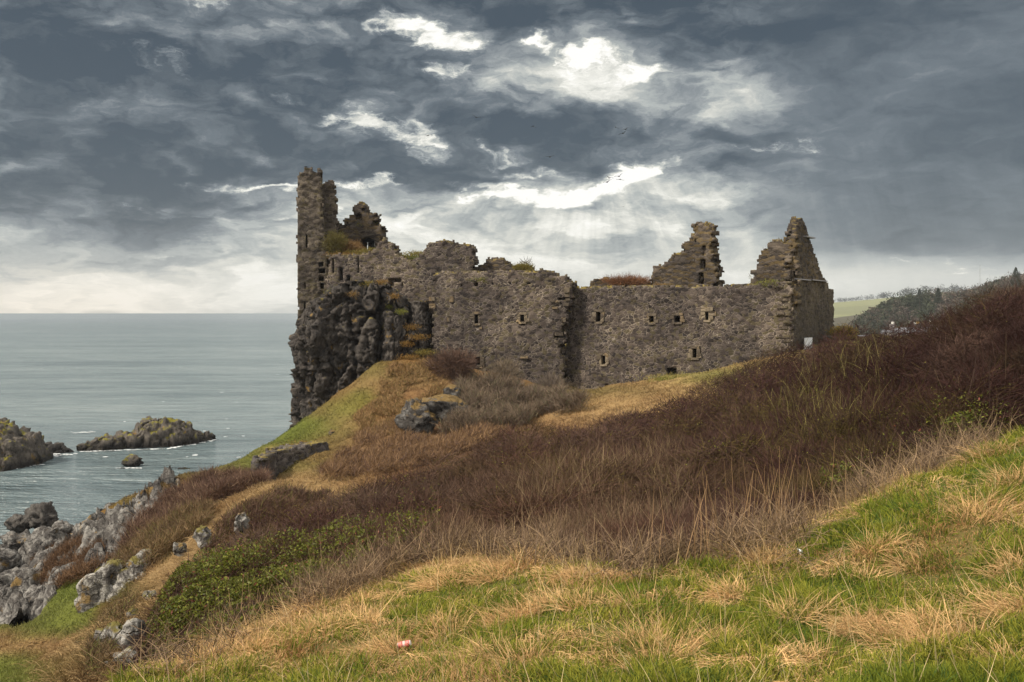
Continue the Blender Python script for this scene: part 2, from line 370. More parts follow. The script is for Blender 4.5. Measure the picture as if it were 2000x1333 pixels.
# plan outline of the thicket and of the lawn edge
EDGE_XY = np.array([at(px, py, lawn_Y(px, py))[:2] for px, py in LAWN_EDGE])
far_edge = [(2200, 500, 46), (2000, 540, 46), (1800, 675, 44), (1650, 688, 48), (1500, 705, 50), (1300, 780, 48), (1000, 845, 44), (850, 900, 41), (700, 945, 38), (560, 985, 35), (435, 1022, 31.5), (340, 1085, 26.5), (262, 1180, 21.5), (232, 1290, 15.5)]
near_edge = [(290, 1310, 12.4), (480, 1235, 12.6), (580, 1190, 13.6), (700, 1140, 15.0), (800, 1120, 15.4), (1000, 1095, 15.8), (1200, 1100, 13.9), (1300, 1100, 13.2), (1400, 1100, 13.0), (1520, 1050, 13.6), (1650, 990, 15.6), (1800, 930, 18.2), (1900, 890, 19.4), (2000, 840, 20.4), (2200, 760, 20.5)]
THICK = [tuple(at(a, b, c)[:2]) for a, b, c in far_edge + near_edge]
def in_thicket(X, Y): return inpoly(X, Y, THICK)
def poly_dist(X, Y, poly):
    d = np.full(np.shape(X), 1e9); n = len(poly)
    for k in range(n):
        ax, ay = poly[k]; bx, by = poly[(k + 1) % n]; L2 = (bx - ax) ** 2 + (by - ay) ** 2
        t = np.clip(((X - ax) * (bx - ax) + (Y - ay) * (by - ay)) / L2, 0, 1)
        d = np.minimum(d, np.hypot(X - ax - t * (bx - ax), Y - ay - t * (by - ay)))
    return d
# relief: lumps of turf near the camera, broader hummocks on the far slopes
near = sstep(30, 14, np.hypot(GX, GY))
GZ += near * ((n2(GX, GY, .9, 3, 3) - .5) * .34 + (n2(GX, GY, 2.6, 5, 2) - .5) * .35)
GZ += (1 - near) * ((n2(GX, GY, 3.5, 8, 4) - .5) * 1.1 + (n2(GX, GY, 1.1, 9, 2) - .5) * .45)
# the shore: rock ledges instead of turf
PX, PY = proj(GX, GY, GZ)
SHORE = [(-150, 1010), (60, 985), (120, 1010), (205, 1000), (270, 975), (330, 935), (352, 945), (300, 1010), (262, 1050), (235, 1110), (150, 1120), (110, 1140), (105, 1165), (60, 1215), (-150, 1230)]
vis = (GY > 36) & (GY < 88)
rock = (inpoly(PX, PY, SHORE) & vis).astype(float)
rock = np.maximum(rock, ((GZ < SEA + 2.6) & (GX < 10) & (GY > 30)).astype(float))
P3 = np.stack([GX.ravel(), GY.ravel(), GZ.ravel() * 1.6], -1)
def rock_relief(P):
    f1, f2, c = worley(P / 2.1 + .25 * (fbm(P / 1.3, 3, 4)[:, None] - .5), 21)
    g1, g2, c2 = worley(P / .8, 22)
    return (c - .4) * 1.5 + sstep(0, .22, f2 - f1) * .5 + (c2 - .5) * .45 + (fbm(P / .5, 3, 6) - .5) * .35
rmask = rock.ravel() > 0
rr = np.zeros(rock.size); rr[rmask] = rock_relief(P3[rmask])
GZ += np.where(rock > 0, -.9, 0)
def gz(X, Y): return bil(GZ, X0, Y0, CELL, np.asarray(X, float), np.asarray(Y, float))
def canz(X, Y): return bil(ZCAN, X0, Y0, 1.05, np.asarray(X, float), np.asarray(Y, float))

# ground colour (what grows or lies there), as spots on the slopes
GREEN = (.098, .120, .024); LGREEN = (.135, .148, .034); STRAW = (.33, .225, .105); BROWN = (.17, .095, .045); RUST = (.20, .10, .028); OLIVE = (.105, .095, .03); PURP = (.055, .034, .028); TAN = (.25, .155, .075)
SPOTS = [(560, 862, 50, 22, GREEN), (635, 836, 45, 12, GREEN), (690, 806, 26, 13, LGREEN), (725, 782, 22, 13, GREEN), (800, 735, 45, 14, OLIVE), (760, 748, 26, 14, TAN), (742, 725, 20, 16, OLIVE), (775, 770, 30, 12, BROWN), (715, 832, 35, 12, TAN), (770, 800, 40, 14, RUST), (820, 715, 40, 12, RUST), (480, 905, 60, 15, LGREEN), (400, 925, 50, 12, OLIVE), (580, 885, 40, 10, TAN),
    (660, 870, 25, 30, OLIVE), (625, 915, 40, 15, OLIVE), (580, 940, 30, 15, STRAW), (780, 830, 70, 35, BROWN), (730, 860, 60, 25, TAN), (840, 740, 60, 30, TAN), (860, 765, 50, 30, BROWN), (700, 890, 70, 20, BROWN),
    (800, 880, 90, 25, BROWN), (900, 850, 80, 35, PURP), (1000, 800, 100, 30, BROWN), (1080, 800, 60, 15, STRAW), (1180, 790, 70, 15, STRAW), (1120, 815, 60, 10, TAN), (1240, 770, 60, 14, TAN), (1200, 765, 60, 8, OLIVE), (1330, 745, 80, 12, STRAW), (1380, 740, 50, 8, LGREEN), (1100, 770, 60, 10, OLIVE),
    (560, 955, 80, 14, STRAW), (650, 935, 70, 14, TAN), (480, 990, 50, 25, STRAW), (430, 1030, 40, 20, TAN), (380, 1080, 25, 30, TAN), (322, 1128, 18, 30, STRAW), (275, 1185, 16, 30, STRAW), (225, 1255, 26, 36, TAN), (180, 1310, 30, 40, BROWN), (245, 1205, 18, 30, PURP), (205, 1240, 18, 26, OLIVE), (165, 1280, 20, 26, OLIVE), (340, 1068, 16, 22, OLIVE), (300, 1108, 18, 18, BROWN), (190, 1275, 14, 20, PURP), (262, 1160, 20, 14, OLIVE), (220, 1190, 16, 16, BROWN), (360, 1035, 22, 12, BROWN),
    (380, 965, 70, 30, BROWN), (450, 935, 60, 20, PURP), (300, 1030, 50, 40, BROWN), (270, 1080, 40, 25, TAN), (250, 990, 50, 20, OLIVE), (200, 1010, 40, 14, RUST), (150, 1080, 60, 25, BROWN),
    (150, 1140, 60, 25, GREEN), (100, 1190, 70, 25, LGREEN), (80, 1225, 60, 15, GREEN), (30, 1215, 40, 15, OLIVE), (120, 1265, 50, 18, TAN), (110, 1285, 40, 15, BROWN), (20, 1260, 40, 18, TAN), (50, 1310, 60, 18, LGREEN), (10, 1290, 30, 14, GREEN), (185, 1110, 30, 20, LGREEN)]
def paint(px, py, X, Y):
    w = np.zeros(px.shape); c = np.zeros(px.shape + (3,))
    q = px + (n2(X, Y, 2.2, 31, 3) - .5) * 2600 / np.maximum(Y, 5) ; r = py + (n2(X, Y, 2.2, 32, 3) - .5) * 1100 / np.maximum(Y, 5)
    for a, b, sx, sy, col in SPOTS:
        k = np.exp(-.5 * (((q - a) / sx) ** 2 + ((r - b) / sy) ** 2)) + 1e-12
        w += k; c += k[..., None] * np.array(col)
    c /= w[..., None]
    return c
def lawn_mix(X, Y, px, py):
    """share of dead straw on the lawn, 0 = fresh green"""
    n = n2(X, Y, 1.0, 41, 4); m = n2(X, Y, 2.8, 42, 2)
    t = .30 + (n - .5) * 2.1 + (m - .5) * 1.0
    t += .30 * np.exp(-.5 * (((px - 500) / 260) ** 2 + ((py - 1230) / 80) ** 2)) + .28 * np.exp(-.5 * (((px - 950) / 280) ** 2 + ((py - 1120) / 40) ** 2))
    t -= .20 * np.exp(-.5 * (((px - 1750) / 320) ** 2 + ((py - 1290) / 120) ** 2)) + .16 * np.exp(-.5 * (((px - 1250) / 250) ** 2 + ((py - 1230) / 60) ** 2))
    e = poly_dist(X, Y, [tuple(p) for p in EDGE_XY] + [(-40, 3), (40, 3)])
    t += .30 * sstep(1.6, .2, e) - .1
    return np.clip(t, 0, 1)
PX, PY = proj(GX, GY, GZ)
TC = paint(PX, PY, GX, GY) * .8
SOIL = np.array((.055, .038, .022))
lawnm = sstep(22, 18, np.hypot(GX, GY)) * (GY < 24)
lm = lawn_mix(GX, GY, PX, PY)
lawnc = (np.array((.055, .075, .016)) * (1 - lm[..., None]) + np.array((.17, .11, .05)) * lm[..., None])
TC = TC * (1 - lawnm[..., None]) + lawnc * lawnm[..., None]
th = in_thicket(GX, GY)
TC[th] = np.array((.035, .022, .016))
back = (GX > 12) & (GY > 50) | (GY > 84)
TC[back] = TC[back] * .4 + np.array((.09, .09, .03)) * .6
# near the camera the cells are refined by a second sheet-free trick: grid kept, rock flagged per vertex
rockv = rock
m_ter, g, b = material('turf_and_rock')
colA = g.attr(); pos = g.pos()
rk = g.attr('rock')
nz = g.noise(pos, 2.5, 6, .6); nf = g.noise(pos, 14, 3)
turf = g.mix(nz, g.mix(1.0, colA, (.6, .6, .6, 1), 'MULTIPLY'), g.mix(1.0, colA, (1.35, 1.35, 1.3, 1), 'MULTIPLY'))
rn = g.noise(pos, 1.1, 8, .65); rv = g.voro(pos, 1.3, 'DISTANCE_TO_EDGE').outputs[0]
rc = g.ramp(rn, [(.34, (.022, .020, .019)), (.50, (.062, .057, .052)), (.60, (.14, .132, .122)), (.72, (.36, .345, .32))])
rc = g.mix(g.sm(g.noise(pos, .7, 5), .58, .66), rc, (.16, .10, .025, 1))
wet = g.sm(g.sep(pos)[2], SEA + .2, SEA + 2.2)
rc = g.mix(wet, g.mix(1.0, rc, (.28, .27, .26, 1), 'MULTIPLY'), rc)
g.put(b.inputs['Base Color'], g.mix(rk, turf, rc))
g.put(b.inputs['Normal'], g.bump(g.m('ADD', g.m('MULTIPLY', nf, .4), g.m('MULTIPLY', rn, 1.0)), .8, .25))
b.inputs['Roughness'].default_value = .95; b.inputs['Specular IOR Level'].default_value = .03
def grid_faces(ny, nx):
    i = np.arange(ny - 1)[:, None] * nx + np.arange(nx - 1)[None]
    return np.stack([i, i + 1, i + nx + 1, i + nx], -1).reshape(-1, 4)
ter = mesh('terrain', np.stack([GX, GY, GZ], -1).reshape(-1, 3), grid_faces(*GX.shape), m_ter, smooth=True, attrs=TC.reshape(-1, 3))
a = ter.data.color_attributes.new('rock', 'FLOAT_COLOR', 'POINT')
rc4 = np.ones((GX.size, 4), np.float32); rc4[:, :3] = rockv.reshape(-1, 1); a.data.foreach_set('color', rc4.ravel())
tag(ter, 'grassy coastal slope falling from the lawn to the rocky shore', 'terrain', kind='structure')

# the fractured rock shore, a finer sheet over the turf's edge
sx = np.arange(-46, -16, .13); sy = np.arange(50, 90, .13); SX, SY = np.meshgrid(sx, sy)
SZ = gz(SX, SY) + .9; sp_, sq_ = proj(SX, SY, SZ)
sm_ = bil(rockv, X0, Y0, CELL, SX, SY)
Ps = np.stack([SX.ravel(), SY.ravel(), SZ.ravel() * 1.3], -1)
Pw = Ps + 1.0 * (np.stack([fbm(Ps / 1.5, 3, s_) for s_ in (301, 302, 303)], -1) - .5)
f1, f2, c_ = worley(Pw / np.array([2.3, 1.6, 2.0]), 311); g1, g2, c2_ = worley(Pw / np.array([.95, .7, .8]), 312)
rel = (c_ - .5) * 1.7 - (1 - sstep(0, .20, f2 - f1)) * .8 + (c2_ - .5) * .75 - (1 - sstep(0, .18, g2 - g1)) * .35 + (fbm(Ps / .4, 3, 313) - .5) * .35
SZ = SZ + (rel.reshape(SX.shape) * .8 - .1) * sstep(.2, .8, sm_) - sstep(.5, .0, sm_) * 1.4
SHORE_ARGS = (np.stack([SX, SY, SZ], -1).reshape(-1, 3), grid_faces(*SX.shape))
# ------------------------------------------------------------------ sea
m_sea, g, b = material('sea_water')
pos = g.pos()
dist = g.vm('LENGTH', pos)
p1 = g.vm('MULTIPLY', pos, (.16, .42, 1)); p2 = g.vm('MULTIPLY', pos, (.55, 1.2, 1)); p3 = g.vm('MULTIPLY', pos, (.012, .03, 1))
h = g.m('ADD', g.m('MULTIPLY', g.noise(p1, 1, 5, .6), 1.0), g.m('MULTIPLY', g.noise(p2, 1, 4, .6), .35))
big = g.noise(p3, 1, 3)
w4 = g.noise(g.vm('MULTIPLY', pos, (.024, .085, 1)), 1, 6, .66); w5 = g.noise(g.vm('MULTIPLY', pos, (.09, .40, 1)), 1, 5, .65); w6 = g.noise(g.vm('MULTIPLY', pos, (.004, .012, 1)), 1, 6, .62)
h = g.m('ADD', h, g.m('MULTIPLY', w4, 2.2))
tone = g.m('ADD', g.m('MULTIPLY', g.m('SUBTRACT', w4, .5), 1.1), g.m('ADD', g.m('MULTIPLY', g.m('SUBTRACT', w5, .5), 1.3), g.m('MULTIPLY', g.m('SUBTRACT', w6, .5), 1.0)))  # light and dark of the ripples put into the water colour, standing in for reflections
g.put(b.inputs['Base Color'], g.ramp(g.m('ADD', g.m('ADD', tone, .5), g.m('MULTIPLY', g.m('SUBTRACT', big, .5), .4)), [(.05, (.045, .070, .080)), (.5, (.105, .138, .146)), (.9, (.175, .208, .210))]))
b.inputs['Roughness'].default_value = .22; b.inputs['IOR'].default_value = 1.33; b.inputs['Specular IOR Level'].default_value = .5
fade = g.m('DIVIDE', 1.0, g.m('ADD', 1.0, g.m('MULTIPLY', dist, .0016)))
bn = g.node('ShaderNodeBump', {'Height': h, 'Strength': g.m('MULTIPLY', fade, .95), 'Distance': 2.4})
g.put(b.inputs['Normal'], bn.outputs[0])
S = 60000.0
sea = mesh('sea', [(-S, -S * .02, SEA), (S, -S * .02, SEA), (S, S, SEA), (-S, S, SEA)], np.array([[0, 1, 2, 3]]), m_sea)
tag(sea, 'grey green sea with small waves reaching the horizon', 'sea', kind='structure')
# ------------------------------------------------------------------ rocks
def rock_material(name, dark, mid, light, lichen_amt=.45, moss=None, orange=.12, wet_z=SEA + .4, scale=1.0, mossn=.45, zs=1.0):
    m, g, b = material(name)
    pos = g.pos(); nz = g.sep(g.nrm())[2]
    n = g.noise(pos, 1.2 * scale, 9, .66); f = g.noise(pos, 6 * scale, 5, .6)
    t = g.m('ADD', g.m('MULTIPLY', n, .75), g.m('MULTIPLY', f, .25))
    c = g.ramp(t, [(.34, dark), (.48, mid), (.56 + (.5 - lichen_amt) * .3, light), (.70 + (.5 - lichen_amt) * .3, tuple(min(.6, x * 1.3) for x in light))])
    o = g.sm(g.noise(pos, .9 * scale, 6, .6), .62 - orange * .4, .70 - orange * .4)
    c = g.mix(g.m('MULTIPLY', o, .8), c, (.17, .105, .028, 1))
    if moss:
        mk = g.m('MULTIPLY', g.sm(nz, .45, .8), g.sm(g.noise(pos, .8, 5, .6), mossn, mossn + .1))
        c = g.mix(mk, c, (*moss, 1))
    wet = g.sm(g.sep(pos)[2], wet_z, wet_z + 1.0)
    c = g.mix(wet, g.mix(1.0, c, (.22, .22, .22, 1), 'MULTIPLY'), c)
    g.put(b.inputs['Base Color'], c); b.inputs['Roughness'].default_value = .88
    cr = g.voro(g.vm('MULTIPLY', g.vm('ADD', pos, g.vm('MULTIPLY', g.noise(pos, 2, 3, out=1), (.3, .3, .3))), (1, 1, zs)), 1.6 * scale, 'DISTANCE_TO_EDGE').outputs[0]
    h = g.m('ADD', g.m('MULTIPLY', g.sm(cr, 0, .06), .35), g.m('ADD', n, g.m('MULTIPLY', f, .5)))
    g.put(b.inputs['Normal'], g.bump(h, .9, .22))
    return m
m_shore = rock_material('lichened_shore_rock', (.020, .018, .017), (.062, .056, .051), (.19, .18, .165), .42, orange=.07)
m_skerry = rock_material('sea_washed_rock', (.020, .018, .016), (.062, .053, .045), (.125, .11, .092), .26, moss=(.14, .125, .012), orange=.04, mossn=.50, wet_z=SEA + .35)
m_wetrock = rock_material('wet_rock', (.014, .013, .012), (.045, .040, .036), (.10, .092, .082), .2, orange=-.2, wet_z=SEA + .5)
m_crag = rock_material('dark_crag_rock', (.012, .011, .010), (.036, .031, .028), (.085, .074, .064), .26, moss=(.13, .105, .02), orange=.0, wet_z=-40, scale=1.3, mossn=.56, zs=.22)

so_ = mesh('rocky_shore', *SHORE_ARGS, m_shore); tag(so_, 'fractured grey rock shore at the foot of the grassy slope', 'shore', kind='structure')
def ico(sub):
    bm = bmesh.new(); bmesh.ops.create_icosphere(bm, subdivisions=sub, radius=1)
    v = np.array([p.co[:] for p in bm.verts]); f = np.array([[q.index for q in p.verts] for p in bm.faces]); bm.free()
    return v, f
ICO = {k: ico(k) for k in (2, 3, 4, 5)}
def rock_shape(size, seed, sub=4, facets=14, rough=.10, strata=0.0):
    r = np.random.default_rng(seed); v, f = ICO[sub]; v = v.copy()
    for k in range(facets):
        n = r.normal(size=3); n /= np.linalg.norm(n); d = r.uniform(.52, .92)
        s = v @ n - d; v = v - np.outer(np.clip(s, 0, None), n)
    q = v * np.array(size)
    sc = max(size)
    nrm = v / (np.linalg.norm(v, axis=1, keepdims=True) + 1e-9)
    P = q / sc * 2.2 + seed * 3.1
    f1, f2, c = worley(P * 1.5, seed)
    d = (fbm(P * 1.6, 5, seed) - .5) * 2 * rough * 1.3 + (c - .5) * rough * 1.1 - (1 - sstep(0, .12, f2 - f1)) * rough * .6
    if strata:
        lay = np.floor(q[:, 2] / (.28 * strata) + .8 * fbm(P, 2, seed + 5))
        d += (hsh(lay.astype(int), lay.astype(int) * 0, lay.astype(int) * 0, seed) - .5) * rough * 1.2
    q = q + nrm * (d * sc)[:, None]
    return q, f
def rock(name, loc, size, seed, mat, label, cat='rock', group=None, sub=4, rot=0.0, **kw):
    q, f = rock_shape(size, seed, sub, **kw)
    c, s = math.cos(rot), math.sin(rot)
    q = np.stack([q[:, 0] * c - q[:, 1] * s, q[:, 0] * s + q[:, 1] * c, q[:, 2]], -1) + np.array(loc)
    o = mesh(name, q, f, mat, base=True, smooth=False)
    return tag(o, label, cat, group)

def skerry(name, pA, pB, sil, seed, label, group, mat, wid=1.0, n=110, m=46):
    """rock ridge standing in the sea: base line from pixel pA to pB (on the water), heights from the silhouette"""
    YA = F * -SEA / (pA[1] - HY); YB = F * -SEA / (pB[1] - HY)
    A = at(pA[0], pA[1], YA); B = at(pB[0], pB[1], YB)
    s = np.linspace(0, 1, n); px = pA[0] + (pB[0] - pA[0]) * s
    sp = np.array(sil, float); top = np.interp(px, sp[:, 0], sp[:, 1])
    base = A + (B - A) * s[:, None]
    bpx, bpy = proj(base[:, 0], base[:, 1], base[:, 2])
    H = np.clip((bpy - top) / F * base[:, 1], .05, None)
    L = np.linalg.norm(B - A); e = (B - A) / L; nrm = np.array([-e[1], e[0], 0])
    a = np.linspace(-1, 1, m); W = wid * (1.2 + H * .9) * np.clip(np.minimum(s, 1 - s) * 9, .25, 1)
    S_, A_ = np.meshgrid(np.arange(n), a, indexing='ij')
    prof = np.clip(1 - np.abs(A_) ** 2.4, 0, 1) ** .7
    P = base[S_] + nrm * (A_ * W[S_])[..., None]; P[..., 2] = SEA - .6 + (H[S_] + .6) * prof
    P = P.reshape(-1, 3)
    f1, f2, c = worley(P / np.array([1.7, 1.7, 1.3]), seed); g1, g2, c2 = worley(P / .7, seed + 3)
    hh = np.clip((P[:, 2] - SEA) / 1.5, 0, 1)
    d = (c - .5) * 1.6 - (1 - sstep(0, .2, f2 - f1)) * .75 + (c2 - .5) * .75 + (fbm(P / .5, 3, seed) - .5) * .6
    P[:, 2] += d * (.35 + .65 * hh) * .55 - .12
    P += nrm * (d * np.sign(A_.ravel()) * .5)[:, None]
    o = mesh(name, P, grid_faces(n, m), mat, base=True)
    return tag(o, label, 'sea rock', group)
G_SK = 'rocks standing in the sea'
skerry('sea_rock', (150, 881), (421, 858), [(150, 872), (158, 864), (178, 862), (190, 852), (200, 848), (232, 845), (240, 839), (260, 840), (268, 824), (290, 818), (300, 816), (345, 816), (352, 823), (365, 824), (373, 838), (385, 842), (410, 845), (421, 854)], 3,
       'long jagged brown rock islet with a yellowish mossy crest rising from the sea', G_SK, m_skerry)
skerry('sea_rock', (-130, 905), (80, 908), [(-130, 880), (-80, 840), (-20, 826), (25, 829), (40, 848), (62, 850), (72, 868), (80, 890)], 5,
       'large dome of sea rock with bright yellow green moss on top', G_SK, m_skerry, wid=1.3)
skerry('sea_rock', (80, 882), (141, 884), [(80, 874), (90, 866), (104, 862), (120, 865), (134, 870), (141, 878)], 7,
       'low black wet rocks awash between the mossy dome and the long islet', G_SK, m_wetrock, wid=.6, n=50, m=24)
p = at(251, 913, F * 18 / (913 - HY)); rock('sea_rock', (p[0], p[1] + .9, SEA + .55), (1.35, 1.1, 1.15), 11, m_skerry, 'single squat brown boulder standing alone in calm water', 'sea rock', G_SK, strata=.8)
p = at(358, 917, F * 18 / (917 - HY)); rock('sea_rock', (p[0], p[1] + .3, SEA - .05), (.85, .5, .22), 12, m_skerry, 'tiny flat black rock barely breaking the water surface', 'sea rock', G_SK, sub=3)

# -- shore boulders and outcrops, set on the slope at their own distance
def on_ground(px, py, Y, sink=.3):
    p = at(px, py, Y); p[2] = float(gz(p[0], p[1])) - sink; return p
def outcrop(px, py, Y, size, seed, label, name='rock_outcrop', cat='outcrop', group=None, mat=None, dz=0.0, **kw):
    p = at(px, py, Y)
    return rock(name, (p[0], p[1], p[2] + dz), size, seed, mat or m_shore, label, cat, group, **kw)
G_SH = 'boulders along the shore'
SB = [  # px, py, Y, size, seed, label
    (78, 1012, 76, (1.9, 1.3, 1.15), 21, 'flat topped dark brown layered block standing against the water', m_wetrock),
    (40, 1022, 77, (1.1, 1.0, .7), 22, 'dark stepped rock just below the flat topped block by the water', m_wetrock),
    (35, 1062, 72, (1.6, 1.2, .9), 23, 'broad pale rounded slab at the left edge of the shore', m_shore),
    (48, 1088, 68, (1.2, 1.0, .75), 24, 'smooth pale grey boulder with a yellow lichen spot', m_shore),
    (88, 1052, 70, (1.0, .9, .8), 25, 'grey cracked boulder below the dark layered block', m_shore),
    (10, 1100, 66, (1.3, 1.1, 1.0), 26, 'dull grey rock wedged low against the left edge', m_shore),
    (120, 1040, 66, (1.1, .9, .75), 27, 'white crusted rock at the foot of the ochre turf', m_shore),
    (25, 1140, 60, (1.5, 1.1, 1.3), 28, 'tall dark fissured rock above the green hollow', m_shore),
    (55, 1165, 57, (1.1, .9, 1.0), 29, 'grey striped boulder ending the rock line at the green hollow', m_shore),
    (205, 1042, 59, (1.6, 1.2, 1.3), 30, 'dark grey crag with white lichen tips under the ochre turf', m_shore),
    (165, 1060, 61, (1.1, .9, .8), 31, 'brownish rock half buried in dead scrub', m_shore),
    (262, 1012, 60, (.9, .8, .6), 32, 'small white topped rock beside the brown scrub', m_shore),
    (300, 972, 62, (1.3, .9, .9), 33, 'whitish outcrop breaking through turf high on the shore slope', m_shore),
    (330, 955, 63, (1.1, .8, .6), 34, 'flat pale outcrop just under the green skyline turf', m_shore),
    (282, 990, 61, (.9, .7, .7), 35, 'streaked grey outcrop running down beside the brown scrub', m_shore)]
for px, py, Y, sz, sd, lab, mt in SB:
    outcrop(px, py, Y, sz, sd, lab, 'boulder', 'boulder', G_SH, mt, rot=sd * .7, rough=.2 if sd < 23 else .13, strata=1.6 if sd < 23 else .7, facets=7 if sd < 23 else 14)
# nameless rubble of the same heap
for k in range(46):
    px = rng.uniform(-60, 240); py = rng.uniform(1030, 1170)
    if not inpoly(np.array([px]), np.array([py]), SHORE)[0]: continue
    Y = np.interp(py, [1030, 1100, 1170], [74, 64, 56]) ; p = at(px, py, Y); z = float(gz(p[0], p[1]))
    s = rng.uniform(.35, .8)
    rock('boulder', (p[0], p[1], z + s * .3), (s * rng.uniform(.9, 1.5), s, s * rng.uniform(.6, .9)), 100 + k, m_shore, 'grey lichen spotted boulder lying loose in the tumbled shore heap', 'boulder', 'loose boulders in the shore heap', sub=3, rot=k)
m_out = rock_material('lichened_outcrop', (.024, .021, .019), (.10, .092, .084), (.31, .295, .27), .52, moss=(.12, .10, .025), orange=.10, wet_z=-40, scale=1.5)
OC = [(198, 1158, 39.0, (.95, .9, 1.75), 41, 'dark striped outcrop with a split down its middle above the green hollow'), (242, 1140, 39.3, (1.35, 1.0, 1.65), 42, 'lichen spotted outcrop under overhanging straw grass'),
      (285, 1118, 38.8, (.85, .8, 1.0), 43, 'small white spotted outcrop beside the straw ridge'), (352, 1070, 35.5, (.34, .3, .3), 44, 'pale stone on the bare path like crest of the ridge'),
      (396, 1050, 34.5, (.3, .3, .5), 45, 'upright grey outcrop between green moss and brown thicket'), (470, 1020, 30.5, (.2, .2, .4), 46, 'small whitish stone in the brown thicket below the straw ridge'),
      (262, 1212, 24, (.22, .2, .35), 47, 'pale rock tip beside the bramble leaves'), (232, 1268, 20.2, (.5, .45, .75), 48, 'grey outcrop low on the ridge near the bramble patch'),
      (238, 1312, 18.2, (.62, .5, .62), 49, 'broad weathered outcrop at the bottom of the ridge'), (268, 1262, 19.4, (.25, .25, .7), 50, 'narrow white streaked outcrop beside the lowest brambles'),
      (158, 1268, 23, (.2, .2, .3), 51, 'lone pale stone on the shaded side of the ridge'), (290, 1168, 26.2, (.25, .25, .4), 55, 'mottled stone poking through straw on the ridge crest')]
for px, py, Y, sz, sd, lab in OC:
    outcrop(px, py, Y, (sz[0] * 1.25, sz[1], sz[2] * .9), sd, lab, dz=-.08 * sz[2], mat=m_out, group='outcrops on the grassy ridge', rot=sd * .9, rough=.14)
m_dko = rock_material('dark_outcrop', (.018, .016, .014), (.045, .040, .036), (.15, .145, .138), .24, moss=(.13, .085, .03), orange=.05, wet_z=-40, scale=1.2, mossn=.35)
outcrop(815, 815, 62.0, (1.35, 1.1, 1.25), 61, 'black boulder with white splashes projecting from the bracken slope', mat=m_dko, rough=.12, strata=1.0)
outcrop(862, 795, 63.0, (1.7, 1.0, 1.05), 62, 'dark ivy covered outcrop behind the white splashed boulder', mat=m_dko, rough=.12)
outcrop(884, 768, 70, (.9, .8, .6), 63, 'low mossy stone at the top of the bracken slope', mat=m_dko)
outcrop(650, 846, 71, (.45, .4, .3), 64, 'small dark stone on the green ridge below the cliff', 'boulder', 'boulder', mat=m_dko)
outcrop(792, 760, 75, (.9, .6, .35), 65, 'flat purplish stone in the grass under the cliff', 'boulder', 'boulder', mat=m_dko)
outcrop(925, 818, 63, (.35, .3, .25), 66, 'little white stone in the grey scrub below the wall', 'boulder', 'boulder', mat=m_out)
for k, (px, py) in enumerate([(598, 948), (612, 942), (905, 900)]):
    outcrop(px, py, 56, (.3, .25, .2), 70 + k, ['pale stone lying in grass below the ruined field wall', 'second pale stone beside it below the ruined field wall', 'pale stone in the dry grass above the thicket'][k], 'boulder', 'boulder', mat=m_out, sub=3)

